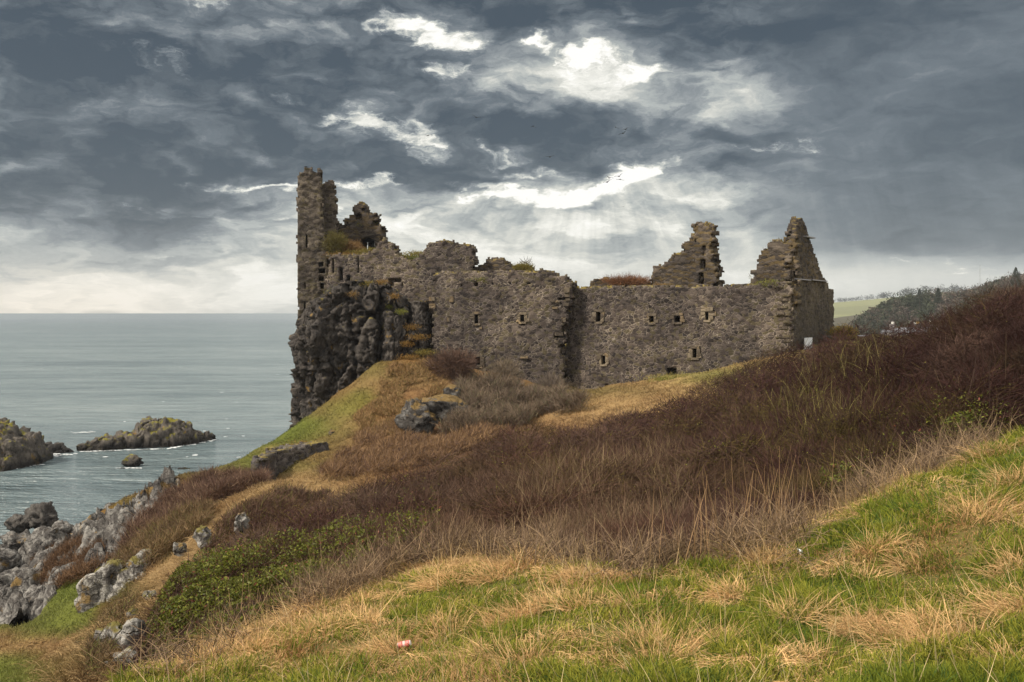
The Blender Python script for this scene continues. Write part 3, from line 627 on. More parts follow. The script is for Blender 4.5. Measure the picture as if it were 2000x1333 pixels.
# -- the castle crag
def crag():
    V = []; Fc = []; off = 0
    def loft(cx, cy, rx, ry, zlo, zhi, prof, topf, seed, nt, nv, amp):
        nonlocal off
        th = np.linspace(0, 2 * math.pi, nt, endpoint=False); vv = np.linspace(0, 1, nv)
        T, Vv = np.meshgrid(th, vv, indexing='xy')
        k = np.interp(Vv, [a for a, _ in prof], [b for _, b in prof])
        x = cx + np.sign(np.cos(T)) * np.abs(np.cos(T)) ** .75 * rx * k; y = cy + np.sign(np.sin(T)) * np.abs(np.sin(T)) ** .75 * ry * k
        zt = topf(x, y)
        z = zlo + (zt - zlo) * np.minimum(Vv / .86, 1.0)
        P = np.stack([x, y, z], -1).reshape(-1, 3)
        Q = P + .55 * (np.stack([fbm(P / 1.1, 3, seed + s) for s in (1, 2, 3)], -1) - .5)
        f1, f2, c = worley(Q / np.array([1.45, 1.45, 6.5]), seed); g1, g2, c2 = worley(Q / np.array([.50, .50, 2.4]), seed + 4)
        lay = np.floor((P[:, 2] + 1.2 * fbm(P / 3, 2, seed + 9)) / .55).astype(np.int64)
        lay2 = np.floor((P[:, 2] + .5 * fbm(P / 1.1, 3, seed + 12)) / .30).astype(np.int64)
        d = (c - .5) * 1.3 - (1 - sstep(0, .10, f2 - f1)) * .9 + (c2 - .5) * .62 - (1 - sstep(0, .12, g2 - g1)) * .25 + (hsh(lay, (c * 999).astype(np.int64), lay * 0, seed) - .5) * .35 + (hsh(lay2, (c2 * 999).astype(np.int64), lay * 0, seed) - .5) * .36 + (fbm(P / .28, 3, seed + 7) - .5) * .42
        d = .62 * np.round(d / .34 + .35 * (fbm(P / .9, 2, seed + 15) - .5)) * .34 + .38 * d
        nx = np.cos(T).ravel(); ny = np.sin(T).ravel(); s = (Vv.ravel() < .9)
        fade = sstep(1.0, .84, Vv.ravel())
        P[:, 0] += nx * d * amp * fade; P[:, 1] += ny * d * amp * fade
        P[:, 2] += (c2 - .5) * .3 * amp
        i = np.arange(nv - 1)[:, None] * nt; j = np.arange(nt)[None]; j2 = (j + 1) % nt
        V.append(P); Fc.append(np.stack([i + j, i + j2, i + nt + j2, i + nt + j], -1).reshape(-1, 4) + off); off += len(P)
    prof = [(0, .90), (.12, .94), (.3, .97), (.5, 1.0), (.66, 1.05), (.72, 1.05), (.76, .98), (.82, .92), (.86, .86), (1, .02)]
    def top(x, y):
        t = np.interp(x, [-19.5, -17.6, -16.4, -15.2, -14, -12.5, -10.5, -8.5, -6], [-1.4, .1, .6, 1.9, 2.3, 2.5, 2.2, .6, -1.5])
        return t + np.clip((y - 81) * .12, -.8, .5)
    loft(-12.55, 85.6, 6.1, 4.9, -13.0, 2, prof, top, 31, 420, 150, 1.0)
    # pillar of rock beside the wall and a lower step
    loft(-7.75, 82.0, .8, 1.2, -5.5, 1.0, [(0, 1.25), (.5, 1.0), (.8, .9), (.86, .75), (1, .02)], lambda x, y: x * 0 + 1.0, 37, 110, 70, .38)
    loft(-9.7, 80.9, .75, .9, -6.0, .4, [(0, 1.1), (.5, 1.0), (.8, .9), (.86, .75), (1, .02)], lambda x, y: x * 0 - .2, 41, 100, 70, .38)
    loft(-8.6, 82.6, 1.6, 1.2, -6.5, -2, [(0, 1.2), (.86, .8), (1, .02)], lambda x, y: x * 0 - 2.4, 43, 100, 60, .35)
    o = mesh('cliff', np.concatenate(V), np.concatenate(Fc), m_crag)
    tag(o, 'dark columned rock crag carrying the castle tower', 'cliff', kind='structure')
crag()

def foam():
    V = []; Fq = []
    def patch(pxa, pya, pxb, pyb, n, spread):
        t = rng.random(n); px = pxa + (pxb - pxa) * t; py = pya + (pyb - pya) * t; Y = F * -SEA / (py - HY)
        x = (px - CX) / F * Y + rng.normal(size=n) * spread * .7; y = Y + rng.normal(size=n) * spread
        for a, b in zip(x, y):
            r = rng.uniform(.05, .26); k0 = len(V); m = 6; q = rng.uniform(0, 6)
            for j in range(m):
                R_ = r * rng.uniform(.5, 1.2); V.append((a + math.cos(q + j * 1.047) * R_ * 1.7, b + math.sin(q + j * 1.047) * R_, SEA + .05))
            Fq.append(tuple(range(k0, k0 + m)))
    patch(152, 883, 330, 877, 110, .25); patch(330, 877, 420, 860, 50, .3); patch(82, 887, 140, 889, 70, .4); patch(150, 846, 185, 844, 26, .5); patch(0, 919, 75, 908, 70, .35); patch(100, 889, 112, 892, 40, .4); patch(228, 915, 275, 915, 30, .15)
    for k in range(60):
        px = rng.uniform(0, 560); py = rng.uniform(680, 900); patch(px, py, px + 2, py, 1, .3)
    o = mesh('foam', V, Fq, plain('sea_foam', (.62, .65, .66), .8)); tag(o, 'thin white foam flecks around the rocks in the sea', 'foam', kind='stuff')
foam()
# ------------------------------------------------------------------ castle ruin
def stone_mat(name, dark, mid, light, mortar, sx=2.6, flat=1.5, mort=.9, tint=(.10, .085, .04), warm=.25):
    m, g, b = material(name)
    pos = g.pos()
    wv = g.vm('MULTIPLY', g.vm('SUBTRACT', g.noise(pos, 1.6, 4, out=1), (.5, .5, .5)), (.35, .35, .28))
    p = g.vm('MULTIPLY', g.vm('ADD', pos, wv), (1, 1, flat))
    v1 = g.voro(p, sx); e1 = g.voro(p, sx, 'DISTANCE_TO_EDGE').outputs[0]
    rnd = g.sep(v1.outputs['Color'])
    n = g.noise(pos, 9, 5, .6); big = g.noise(pos, .22, 5, .6); midn = g.noise(pos, .9, 5, .6)
    t = g.m('ADD', g.m('MULTIPLY', rnd[0], .62), g.m('MULTIPLY', n, .38))
    c = g.ramp(t, [(.18, dark), (.5, mid), (.82, light)])
    c = g.mix(g.m('MULTIPLY', g.sm(rnd[1], 1 - warm, 1 - warm + .05), .55), c, (*tint, 1))
    # mortar showing between the stones, weathered away in patches
    mk = g.m('MULTIPLY', g.m('SUBTRACT', 1.0, g.sm(e1, .015, .11)), g.m('MULTIPLY', mort, g.m('MULTIPLY', g.sm(midn, .34, .58), g.m('ADD', .42, g.m('MULTIPLY', .65, g.sm(g.noise(pos, 3.5, 3), .40, .62))))))
    c = g.mix(mk, c, (*mortar, 1))
    c = g.mix(g.sm(big, .42, .66), g.mix(1.0, c, (.58, .565, .58, 1), 'MULTIPLY'), g.mix(1.0, c, (1.10, 1.06, 1.01, 1), 'MULTIPLY'))
    # lichen: pale specks, and ochre growth on the ledges
    c = g.mix(g.m('MULTIPLY', g.sm(g.noise(pos, 5, 3, .7), .66, .72), .55), c, (.30, .28, .24, 1))
    nz = g.sep(g.nrm())[2]
    c = g.mix(g.m('MULTIPLY', g.sm(nz, .5, .85), g.sm(g.noise(pos, 1.1, 4), .46, .56)), c, (.17, .13, .035, 1))
    g.put(b.inputs['Base Color'], c); b.inputs['Roughness'].default_value = .92
    h = g.m('ADD', g.m('MULTIPLY', g.sm(e1, 0, .10), 1.0), g.m('ADD', g.m('MULTIPLY', n, .35), g.m('MULTIPLY', rnd[2], .5)))
    g.put(b.inputs['Normal'], g.bump(h, .6, .10))
    return m
m_rub = stone_mat('rubble_masonry', (.027, .022, .020), (.064, .051, .044), (.122, .100, .084), (.29, .25, .205), sx=3.1)
m_rub2 = stone_mat('flat_bedded_masonry', (.038, .030, .024), (.074, .060, .046), (.125, .104, .078), (.22, .19, .15), sx=3.2, flat=2.3, mort=.65, warm=.35)
m_rag = stone_mat('broken_wall_core', (.030, .025, .021), (.066, .054, .044), (.12, .10, .08), (.17, .145, .115), sx=2.2, flat=2.6, mort=.25, warm=.4, tint=(.12, .085, .03))
m_tow = stone_mat('tower_masonry', (.045, .037, .030), (.088, .073, .058), (.14, .12, .095), (.22, .19, .155), sx=3.0, flat=1.8, mort=.6, warm=.25)
m_dress = stone_mat('dressed_sandstone', (.075, .060, .044), (.130, .107, .077), (.215, .18, .128), (.2, .16, .11), sx=1.9, flat=1, mort=.2, tint=(.24, .17, .085), warm=.3)
m_slate = plain('grey_slate', (.22, .215, .23), .7)

class Plane:
    """vertical wall plane through two plan points given by pixel column and distance"""
    def __init__(s, a, b):
        s.A = at(a[0], HY, a[1])[:2]; s.B = at(b[0], HY, b[1])[:2]
        s.e = (s.B - s.A) / np.linalg.norm(s.B - s.A); s.n = np.array([s.e[1], -s.e[0]])   # towards the viewer
        if s.n @ s.A > 0: s.n = -s.n
    def uz(s, px, py):
        t = (px - CX) / F; Y = (s.A @ s.n) / (t * s.n[0] + s.n[1]); p = np.array([t * Y, Y])
        return float((p - s.A) @ s.e), -(py - HY) / F * Y
    def w(s, u, z, d):
        """world point: u along, z up, d behind the face"""
        p = s.A + s.e * u - s.n * d
        return np.array([p[0], p[1], z])

def vox_wall(name, pl, outline, parent, mat, thick=1.4, cell=.16, dc=.28, holes=(), jit=1.0, seed=0, amp=.055, label=None, relief=1.0, top_lichen=False):
    P = np.array([pl.uz(*q) for q in outline])
    u0, u1 = P[:, 0].min() - .4, P[:, 0].max() + .4; z0, z1 = P[:, 1].min() - .1, P[:, 1].max() + .4
    nu = int((u1 - u0) / cell) + 1; nz = int((z1 - z0) / cell) + 1; nd = max(2, int(round(thick / dc)))
    uc = u0 + (np.arange(nu) + .5) * cell; zc = z0 + (np.arange(nz) + .5) * cell
    U, Z = np.meshgrid(uc, zc, indexing='ij')
    M = np.zeros((nu, nz, nd), bool)
    course = np.floor((Z + .25 * (n2(U, Z, 3.0, seed + 3, 2) - .5)) / .30)
    for k in range(nd):
        b = (hsh(np.floor((U + course * .37) / .5).astype(np.int64), course.astype(np.int64), np.full(U.shape, k // 2), seed) - .5) * .52 * jit
        c = (n2(U, Z, .9, seed + 31 + k // 2, 3) - .5) * .6 * jit
        e = (n2(U * 2, Z * .7, .5, seed + 57 + k, 2) - .5) * .5 * jit
        M[:, :, k] = inpoly(U + b + c * .4, Z + c * .6 + e, [tuple(q) for q in P])
        # walls crumble inwards towards the back
    for (hpx, hpy, hw, hh, hd) in holes:
        ua, za = pl.uz(hpx - hw / 2, hpy + hh / 2); ub, zb = pl.uz(hpx + hw / 2, hpy - hh / 2)
        ua, ub = min(ua, ub), max(ua, ub)
        kk = min(nd if hd > 50 else nd - 1, max(1, int(round(hd / dc))))
        M[(uc > ua)[:, None] & (uc < ub)[:, None] & (zc > za)[None] & (zc < zb)[None], :kk] = False
    pad = np.pad(M, 1)
    lat = lambda i, j, k: (i * (nz + 1) + j) * (nd + 1) + k
    quads = []
    def face(di, dj, dk, corners):
        nb = pad[1 + di:1 + di + nu, 1 + dj:1 + dj + nz, 1 + dk:1 + dk + nd]
        I, J, K = np.nonzero(M & ~nb)
        quads.append(np.stack([lat(I + a, J + b, K + c) for a, b, c in corners], -1))
    face(0, 0, -1, [(0, 0, 0), (1, 0, 0), (1, 1, 0), (0, 1, 0)]); face(0, 0, 1, [(0, 0, 1), (0, 1, 1), (1, 1, 1), (1, 0, 1)])
    face(-1, 0, 0, [(0, 0, 0), (0, 1, 0), (0, 1, 1), (0, 0, 1)]); face(1, 0, 0, [(1, 0, 0), (1, 0, 1), (1, 1, 1), (1, 1, 0)])
    face(0, -1, 0, [(0, 0, 0), (0, 0, 1), (1, 0, 1), (1, 0, 0)]); face(0, 1, 0, [(0, 1, 0), (1, 1, 0), (1, 1, 1), (0, 1, 1)])
    Q = np.concatenate(quads); idx, inv = np.unique(Q, return_inverse=True); Q = inv.reshape(Q.shape)
    k = idx % (nd + 1); j = (idx // (nd + 1)) % (nz + 1); i = idx // ((nd + 1) * (nz + 1))
    u = u0 + i * cell; z = z0 + j * cell; d = k * dc
    W = np.stack([pl.A[0] + pl.e[0] * u - pl.n[0] * d, pl.A[1] + pl.e[1] * u - pl.n[1] * d, z], -1)
    onface = (k == 0)
    for a in range(3): W[:, a] += (vnoise(W / .23 + a * 31.7, seed + a) - .5) * 2 * amp * np.where(onface, .55, 1.1)
    f1, f2, c = worley(W * np.array([2.4, 2.4, 3.6]), seed + 9)
    push = ((c - .5) * .10 + (fbm(W / 1.6, 3, seed + 4) - .5) * .18) * relief * (k == 0)
    W[:, 0] += pl.n[0] * push; W[:, 1] += pl.n[1] * push
    o = mesh(name, W, Q, mat, parent)
    if label: o['label'] = label
    return o

castle = empty('castle_ruin', (2.0, 82.0, -7.0), 'roofless ruined stone castle with tall broken tower on the crag above the sea', 'castle')
A = Plane((1110, 80.0), (1545, 72.0)); C = Plane((848, 80.6), (1118, 78.6)); D = Plane((640, 84.2), (935, 82.4)); E = Plane((655, 90.0), (750, 89.2))
T1 = Plane((582, 86.0), (632, 86.4)); T2 = Plane((622, 88.2), (660, 88.5))
Fg = Plane((1265, 84.0), (1400, 82.6)); F2 = Plane((1355, 83.0), (1400, 81.8)); Bp = Plane((1545, 72.0), (1632, 82.0)); Gp = Plane((1458, 74.1), (1552, 72.15)); Mp = Plane((1150, 86.0), (1275, 85.0)); Rp = Plane((922, 84.5), (1042, 83.5))
WA = [(1169, 619, 9, 19), (1179, 703, 8, 17), (1273, 624, 9, 13), (1323, 623, 12, 13), (1381, 617, 7, 17), (1357, 690, 8, 18)]
WC = [(931, 623, 8, 18), (1020, 622, 8, 14), (934, 706, 8, 18)]
front = vox_wall('curtain_wall', A, [(1104, 564), (1150, 562), (1200, 561), (1270, 559), (1340, 561), (1400, 560), (1440, 558), (1470, 555), (1500, 551), (1547, 547), (1547, 770), (1104, 830)], castle, m_rub, 1.5,
                 holes=[(*w, 1.1) for w in WA] + [(1311, 727, 18, 16, 1.1), (1305, 730, 10, 10, 1.1), (1185, 752, 9, 4, .5)], seed=1, jit=.55)
block = vox_wall('projecting_wall', C, [(846, 537), (858, 533), (900, 531), (940, 532), (985, 530), (1030, 531), (1050, 529), (1083, 532), (1086, 541), (1102, 541), (1108, 550), (1120, 552), (1123, 561), (1112, 566), (1117, 590), (1108, 605), (1112, 625), (1100, 640), (1104, 660), (1096, 675), (1104, 700), (1098, 735), (1100, 840), (846, 840)], castle, m_rub, 2.4,
                 holes=[(*w, 1.3) for w in WC] + [(902, 557, 5, 5, .6), (931, 556, 6, 5, .6), (963, 553, 5, 4, .6), (996, 554, 6, 5, .6), (1033, 553, 6, 5, .6), (1022, 634, 9, 9, .3), (1098, 585, 14, 6, .5), (1092, 655, 20, 7, .6), (1100, 690, 14, 9, .6)], seed=2, jit=.7)
upper = vox_wall('upper_wall', D, [(640, 500), (668, 498), (700, 499), (722, 492), (736, 486), (739, 476), (748, 469), (757, 472), (767, 480), (775, 492), (783, 503), (800, 508), (815, 504), (826, 496), (828, 484), (840, 477), (855, 471), (880, 472), (893, 479), (917, 479), (922, 488), (928, 502), (924, 520), (926, 535), (930, 560), (930, 740), (640, 740)], castle, m_rub, 1.8,
                 holes=[(667, 528, 6, 12, .8), (667, 542, 9, 16, .8), (681, 545, 6, 12, .8), (650, 520, 5, 30, .5), (700, 515, 5, 40, .3), (772, 548, 26, 6, .6), (764, 554, 10, 8, .6), (786, 556, 6, 6, .4)], seed=3, jit=1.0)
tower = vox_wall('tower', T1, [(582, 700), (582, 520), (581, 400), (582, 348), (586, 338), (594, 337), (595, 329), (610, 328), (613, 336), (618, 341), (621, 337), (621, 330), (628, 331), (628, 346), (626, 360), (629, 400), (630, 440), (640, 470), (645, 490), (640, 515), (648, 540), (640, 560), (646, 600), (650, 700)], castle, m_tow, 1.7,
                 holes=[(600, 472, 4, 24, 1.0), (596, 600, 6, 20, 1.0), (595, 560, 4, 12, .4), (627, 517, 11, 9, 1.0), (629, 531, 14, 9, 1.0), (627, 545, 10, 8, .8), (628, 559, 6, 12, .8), (641, 512, 5, 14, .8)], seed=4, jit=.38, cell=.14, relief=1.3)
t2 = vox_wall('tower_stair_turret', T2, [(622, 362), (636, 357), (645, 352), (652, 354), (654, 368), (657, 390), (657, 425), (660, 432), (660, 480), (652, 500), (645, 700), (622, 700)], castle, m_tow, 1.3, seed=5, jit=.6, cell=.14)
eg = vox_wall('keep_gable', E, [(650, 441), (672, 440), (676, 430), (690, 415), (692, 406), (698, 398), (703, 394), (709, 398), (711, 416), (722, 419), (733, 417), (734, 428), (730, 436), (741, 443), (746, 450), (746, 520), (650, 520)], castle, m_rag, 1.6,
              holes=[(719, 480, 27, 22, 99), (719, 468, 12, 7, 99), (700, 425, 12, 10, .5)], seed=7, jit=.9, cell=.15)
fg = vox_wall('broken_gable', Fg, [(1266, 566), (1272, 554), (1275, 536), (1276, 526), (1284, 520), (1295, 517), (1310, 508), (1316, 498), (1330, 494), (1335, 480), (1340, 471), (1352, 466), (1356, 456), (1360, 452), (1372, 452), (1374, 470), (1372, 620), (1266, 620)], castle, m_rag, 1.7, seed=8, jit=1.0,
              label='left broken gable rising in ragged steps')
f2 = vox_wall('broken_gable_pier', F2, [(1352, 620), (1356, 470), (1354, 458), (1357, 440), (1362, 434), (1374, 435), (1386, 441), (1388, 460), (1389, 480), (1391, 505), (1395, 525), (1398, 540), (1397, 620)], castle, m_rag, 1.5, holes=[(1372, 515, 12, 20, .6), (1368, 545, 10, 24, .6), (1374, 490, 8, 16, .4)], seed=9, jit=1.0)
bw = vox_wall('end_wall', Bp, [(1545, 740), (1545, 552), (1560, 546), (1611, 545), (1618, 554), (1620, 564), (1629, 565), (1629, 720)], castle, m_rub2, 1.2, seed=10, jit=.4)
gb = vox_wall('pointed_gable', Bp, [(1547, 560), (1547, 500), (1551, 470), (1556, 448), (1560, 434), (1566, 422), (1572, 432), (1576, 448), (1581, 460), (1585, 478), (1592, 496), (1599, 518), (1605, 531), (1611, 548), (1611, 560)], castle, m_rag, .75, seed=14, jit=.85, dc=.25, cell=.14, label='right gable end tapering to a point')
gw = vox_wall('broken_gable', Gp, [(1460, 560), (1470, 545), (1473, 530), (1480, 516), (1484, 506), (1490, 490), (1500, 482), (1506, 472), (1516, 468), (1528, 472), (1533, 474), (1537, 466), (1543, 462), (1549, 458), (1553, 462), (1554, 600), (1460, 600)], castle, m_rag, 1.2, seed=11, jit=1.0, label='toothed broken wall leaning against the right gable')
mb = vox_wall('rear_wall', Mp, [(1153, 600), (1153, 552), (1160, 549), (1180, 545), (1200, 548), (1225, 547), (1245, 550), (1262, 551), (1268, 556), (1275, 600)], castle, m_rag, 1.6, seed=12, jit=.8)
rb = vox_wall('rubble_wall', Rp, [(922, 580), (926, 528), (932, 522), (945, 514), (952, 507), (965, 504), (978, 506), (988, 516), (1000, 522), (1012, 519), (1030, 520), (1042, 534), (1046, 580)], castle, m_rag, 2.5, seed=13, jit=.9)
# dressed stones round the windows, quoins and ledges: slightly proud of the rubble
def surround(pl, part, w, sd, lintel=True, big=1.0, sill=True, jambs=(1, 1)):
    px, py, ww, hh = w; r = np.random.default_rng(sd); mb_ = MB()
    ua, za = pl.uz(px - ww / 2, py + hh / 2); ub, zb = pl.uz(px + ww / 2, py - hh / 2)
    e3 = np.array([pl.e[0], pl.e[1], 0]); n3 = np.array([pl.n[0], pl.n[1], 0]); up = np.array([0, 0, 1.0])
    def blk(u0, u1, z0, z1):
        c = pl.w((u0 + u1) / 2, (z0 + z1) / 2, .10 + r.uniform(-.03, .03)); mb_.box(c, e3, n3, up, u1 - u0, .42, z1 - z0)
    if lintel: blk(ua - .18 * big, ub + .2 * big, zb, zb + .2 * big)
    if sill: blk(ua - .12, ub + .15, za - .16, za)
    h = zb - za; k = 2
    for s, on in ((-1, jambs[0]), (1, jambs[1])):
        if not on: continue
        for i in range(k):
            L = r.uniform(.16, .42) * big; z0 = za + h * i / k; z1 = za + h * (i + 1) / k - .02
            if s < 0: blk(ua - L, ua, z0, z1)
            else: blk(ub, ub + L, z0, z1)
    return mb_.build('window_surround', m_dress, part)
for i, w in enumerate(WA): surround(A, front, w, 40 + i, big=1.7 if i == 4 else 1.0)
for i, w in enumerate(WC): surround(C, block, w, 60 + i, jambs=((1, 0), (1, 1), (0, 1))[i])
def quoins(pl, part, spots, name='dressed_stone', mat=m_dress):
    e3 = np.array([pl.e[0], pl.e[1], 0]); n3 = np.array([pl.n[0], pl.n[1], 0]); up = np.array([0, 0, 1.0])
    for px, py, w, h in spots:
        ua, za = pl.uz(px - w / 2, py + h / 2); ub, zb = pl.uz(px + w / 2, py - h / 2)
        MB().box(pl.w((ua + ub) / 2, (za + zb) / 2, .10 + rng.uniform(-.02, .04)), e3, n3, up, ub - ua, .46, zb - za).build(name, mat, part)
quoins(C, block, [(1107, 567, 11, 10), (1108, 578, 10, 5), (1109, 586, 9, 5), (1106, 595, 10, 6), (1086, 589, 16, 4), (1084, 602, 10, 4), (1101, 625, 8, 9), (1092, 653, 16, 6), (1087, 668, 8, 6), (1080, 588, 12, 3), (844, 584, 11, 8), (845, 598, 12, 9), (882, 585, 8, 11), (978, 606, 7, 6), (1024, 698, 15, 5), (876, 625, 5, 8), (939, 641, 5, 5)])
quoins(A, front, [(1535, 690, 14, 8), (1538, 706, 12, 10), (1536, 655, 14, 9), (1530, 640, 16, 6), (1537, 628, 12, 6), (1528, 600, 20, 5), (1524, 612, 16, 6), (1532, 586, 14, 5), (1520, 560, 18, 4), (1498, 702, 24, 6), (1472, 660, 8, 10), (1448, 643, 9, 10)], mat=m_rub2)
# slate weather course on the end wall and on the gable tip
for x0, x1, y in ((1549, 1578, 545), (1582, 1611, 547), (1570, 1587, 462)):
    ua, z = Bp.uz(x0, y); ub, _ = Bp.uz(x1, y); e3 = np.array([*Bp.e, 0]); n3 = np.array([*Bp.n, 0])
    MB().box(Bp.w((ua + ub) / 2, z, -.02), e3, n3, np.array([0, 0, 1.0]), ub - ua, .42, .08).build('weather_ledge', m_slate, bw)
# wooden shelter roof and post inside the keep arch
m_wood = plain('dark_stained_timber', (.018, .017, .019), .8)
wd = MB(); e3 = np.array([*E.e, 0]); n3 = np.array([*E.n, 0]); up = np.array([0, 0, 1.0])
ua, za = E.uz(708, 472); ub, zb = E.uz(733, 472); um, zm = E.uz(720, 461)
pr = [E.w(ua, za, .5), E.w(ub, zb, .5), E.w(um, zm, .5), E.w(ua, za, 2.2), E.w(ub, zb, 2.2), E.w(um, zm, 2.2)]
wd.add(pr, [(0, 1, 2), (5, 4, 3), (0, 3, 4, 1), (1, 4, 5, 2), (2, 5, 3, 0)])
uc_, zc_ = E.uz(716, 480); wd.box(E.w(uc_, zc_ - .1, 1.3), e3, n3, up, .45, .5, .85)
wd.build('timber_shelter', m_wood, eg)
# notice boards fixed to the end wall
m_board = plain('white_painted_board', (.62, .64, .68), .5, .3, .05); m_metal = plain('grey_metal_frame', (.2, .2, .21), .5, .5); m_board2 = plain('weathered_green_panel', (.085, .085, .06), .8, .2, .1)
def board(px, py, w, h, mat, label, name='notice_board', cat='notice board'):
    ua, za = Bp.uz(px - w / 2, py + h / 2); ub, zb = Bp.uz(px + w / 2, py - h / 2)
    e3 = np.array([*Bp.e, 0]); n3 = np.array([*Bp.n, 0])
    o = empty(name, Bp.w((ua + ub) / 2, za, -.25), label, cat)
    c = Bp.w((ua + ub) / 2, (za + zb) / 2, -.34); k = MB().box(c, e3, n3, up, ub - ua, .05, zb - za); k.build('panel', mat, o)
    fr = MB()
    for s in (-1, 1):
        fr.box(c + e3 * s * ((ub - ua) / 2 + .03), e3, n3, up, .055, .09, zb - za + .12)
        fr.box(c + up * s * ((zb - za) / 2 + .03), e3, n3, up, ub - ua, .09, .055)
    fr.box(c - n3 * .2 + up * .2, e3, n3, up, .1, .36, .1); fr.box(c - n3 * .2 - up * .3, e3, n3, up, .1, .36, .1)
    fr.build('frame', mat if mat is m_board else m_metal, o)
board(1570, 674, 13, 26, m_board, 'upright blank white notice board on the castle end wall')
board(1613, 667, 13, 20, m_board2, 'dull green square panel on the castle end wall beside its far corner', 'wall_panel', 'panel')

# ruined field wall on the green ridge
fw = empty('field_wall', at(585, 900, 60), 'low ruined drystone field wall bending downhill on the grass ridge', 'stone wall')
W1 = Plane((540, 59.0), (645, 62.5)); W2 = Plane((520, 56.0), (545, 59.2))
m_dry = stone_mat('drystone', (.035, .03, .03), (.075, .065, .06), (.15, .135, .125), (.36, .345, .33), sx=3.6, flat=1.6, mort=.35)
vox_wall('wall_run', W1, [(536, 930), (536, 882), (545, 880), (560, 876), (575, 873), (590, 874), (600, 868), (606, 872), (618, 866), (635, 864), (646, 868), (646, 888), (620, 910), (570, 930)], fw, m_dry, .9, .11, .22, seed=21, jit=.45, amp=.05)
vox_wall('wall_return', W2, [(521, 950), (522, 896), (527, 891), (540, 886), (546, 900), (546, 950)], fw, m_dry, .8, .11, .22, seed=22, jit=.45, amp=.05)
# ------------------------------------------------------------------ vegetation
def ribbons(base, dirv, L, W, droop, col, nseg=3, bend=None, taper=1.0, colvar=.18, tipcol=None, side=None):
    """N blades or twigs as tapering strips -> verts, faces, colours"""
    N = len(base); t = np.linspace(0, 1, nseg + 1)
    dirv = dirv / (np.linalg.norm(dirv, axis=1, keepdims=True) + 1e-9)
    if side is None:
        r = rng.normal(size=(N, 3)); side = np.cross(dirv, r)
    side /= (np.linalg.norm(side, axis=1, keepdims=True) + 1e-9)
    L = np.broadcast_to(L, (N,)); W = np.broadcast_to(W, (N,)); droop = np.broadcast_to(droop, (N,))
    V = np.empty((N, nseg + 1, 2, 3), np.float32)
    for k, a in enumerate(t):
        p = base + dirv * (L * a)[:, None]
        p[:, 2] -= droop * L * a * a
        if bend is not None: p = p + bend * (L * a * a)[:, None]
        w = W * (1 - taper * a ** 1.5) * .5 + W * .04
        V[:, k, 0] = p - side * w[:, None]; V[:, k, 1] = p + side * w[:, None]
    i0 = (np.arange(N) * (nseg + 1) * 2)[:, None, None]; k = (np.arange(nseg) * 2)[None, :, None]
    Fq = (i0 + k + np.array([0, 1, 3, 2])[None, None]).reshape(-1, 4)
    c = np.broadcast_to(col, (N, 3)) * (1 + (rng.random((N, 1)) - .5) * 2 * colvar)
    C_ = np.broadcast_to(c[:, None, None, :], V.shape).copy()
    if tipcol is not None:
        C_ = C_ * (1 - t[None, :, None, None]) + np.broadcast_to(tipcol, (N, 3))[:, None, None, :] * t[None, :, None, None]
    return V.reshape(-1, 3), Fq, np.clip(C_.reshape(-1, 3), 0, 1)
class Pile:
    def __init__(s): s.v = []; s.f = []; s.c = []; s.n = 0
    def add(s, q):
        v, f, c = q; s.v.append(v); s.f.append(f + s.n); s.c.append(c); s.n += len(v)
    def build(s, name, mat, label, cat, kind='stuff', base=False, parent=None):
        o = mesh(name, np.concatenate(s.v), np.concatenate(s.f), mat, parent=parent, attrs=np.concatenate(s.c), base=base)
        return tag(o, label, cat, kind=kind)
def leaves(p, size, col, colvar=.3, up=.5, aspect=.7):
    N = len(p); n = rng.normal(size=(N, 3)); n[:, 2] += up; n /= np.linalg.norm(n, axis=1, keepdims=True)
    a = np.cross(n, rng.normal(size=(N, 3))); a /= np.linalg.norm(a, axis=1, keepdims=True); b = np.cross(n, a)
    s = np.broadcast_to(size, (N,))[:, None]; V = np.empty((N, 4, 3), np.float32)
    V[:, 0] = p - a * s; V[:, 1] = p + b * s * aspect * .6 + n * s * .15; V[:, 2] = p + a * s; V[:, 3] = p - b * s * aspect * .6 + n * s * .15
    f = np.arange(N * 4).reshape(N, 4); c = np.broadcast_to(col, (N, 3)) * (1 + (rng.random((N, 1)) - .5) * 2 * colvar)
    return V.reshape(-1, 3), f, np.clip(np.repeat(c, 4, 0), 0, 1)
m_grass = leafmat('grass_blades', .30, .7); m_twig = leafmat('bare_twigs', .08, .85); m_leaf = leafmat('bramble_leaf', .25, .45)
def rdir(N, up=1.0, spread=.5, lean=(0, 0, 0)):
    d = rng.normal(size=(N, 3)) * spread; d[:, 2] = np.abs(d[:, 2]) * .4 + up; return d + np.array(lean)
def stk(X, Y, Z): return np.stack([X, Y, Z], -1)

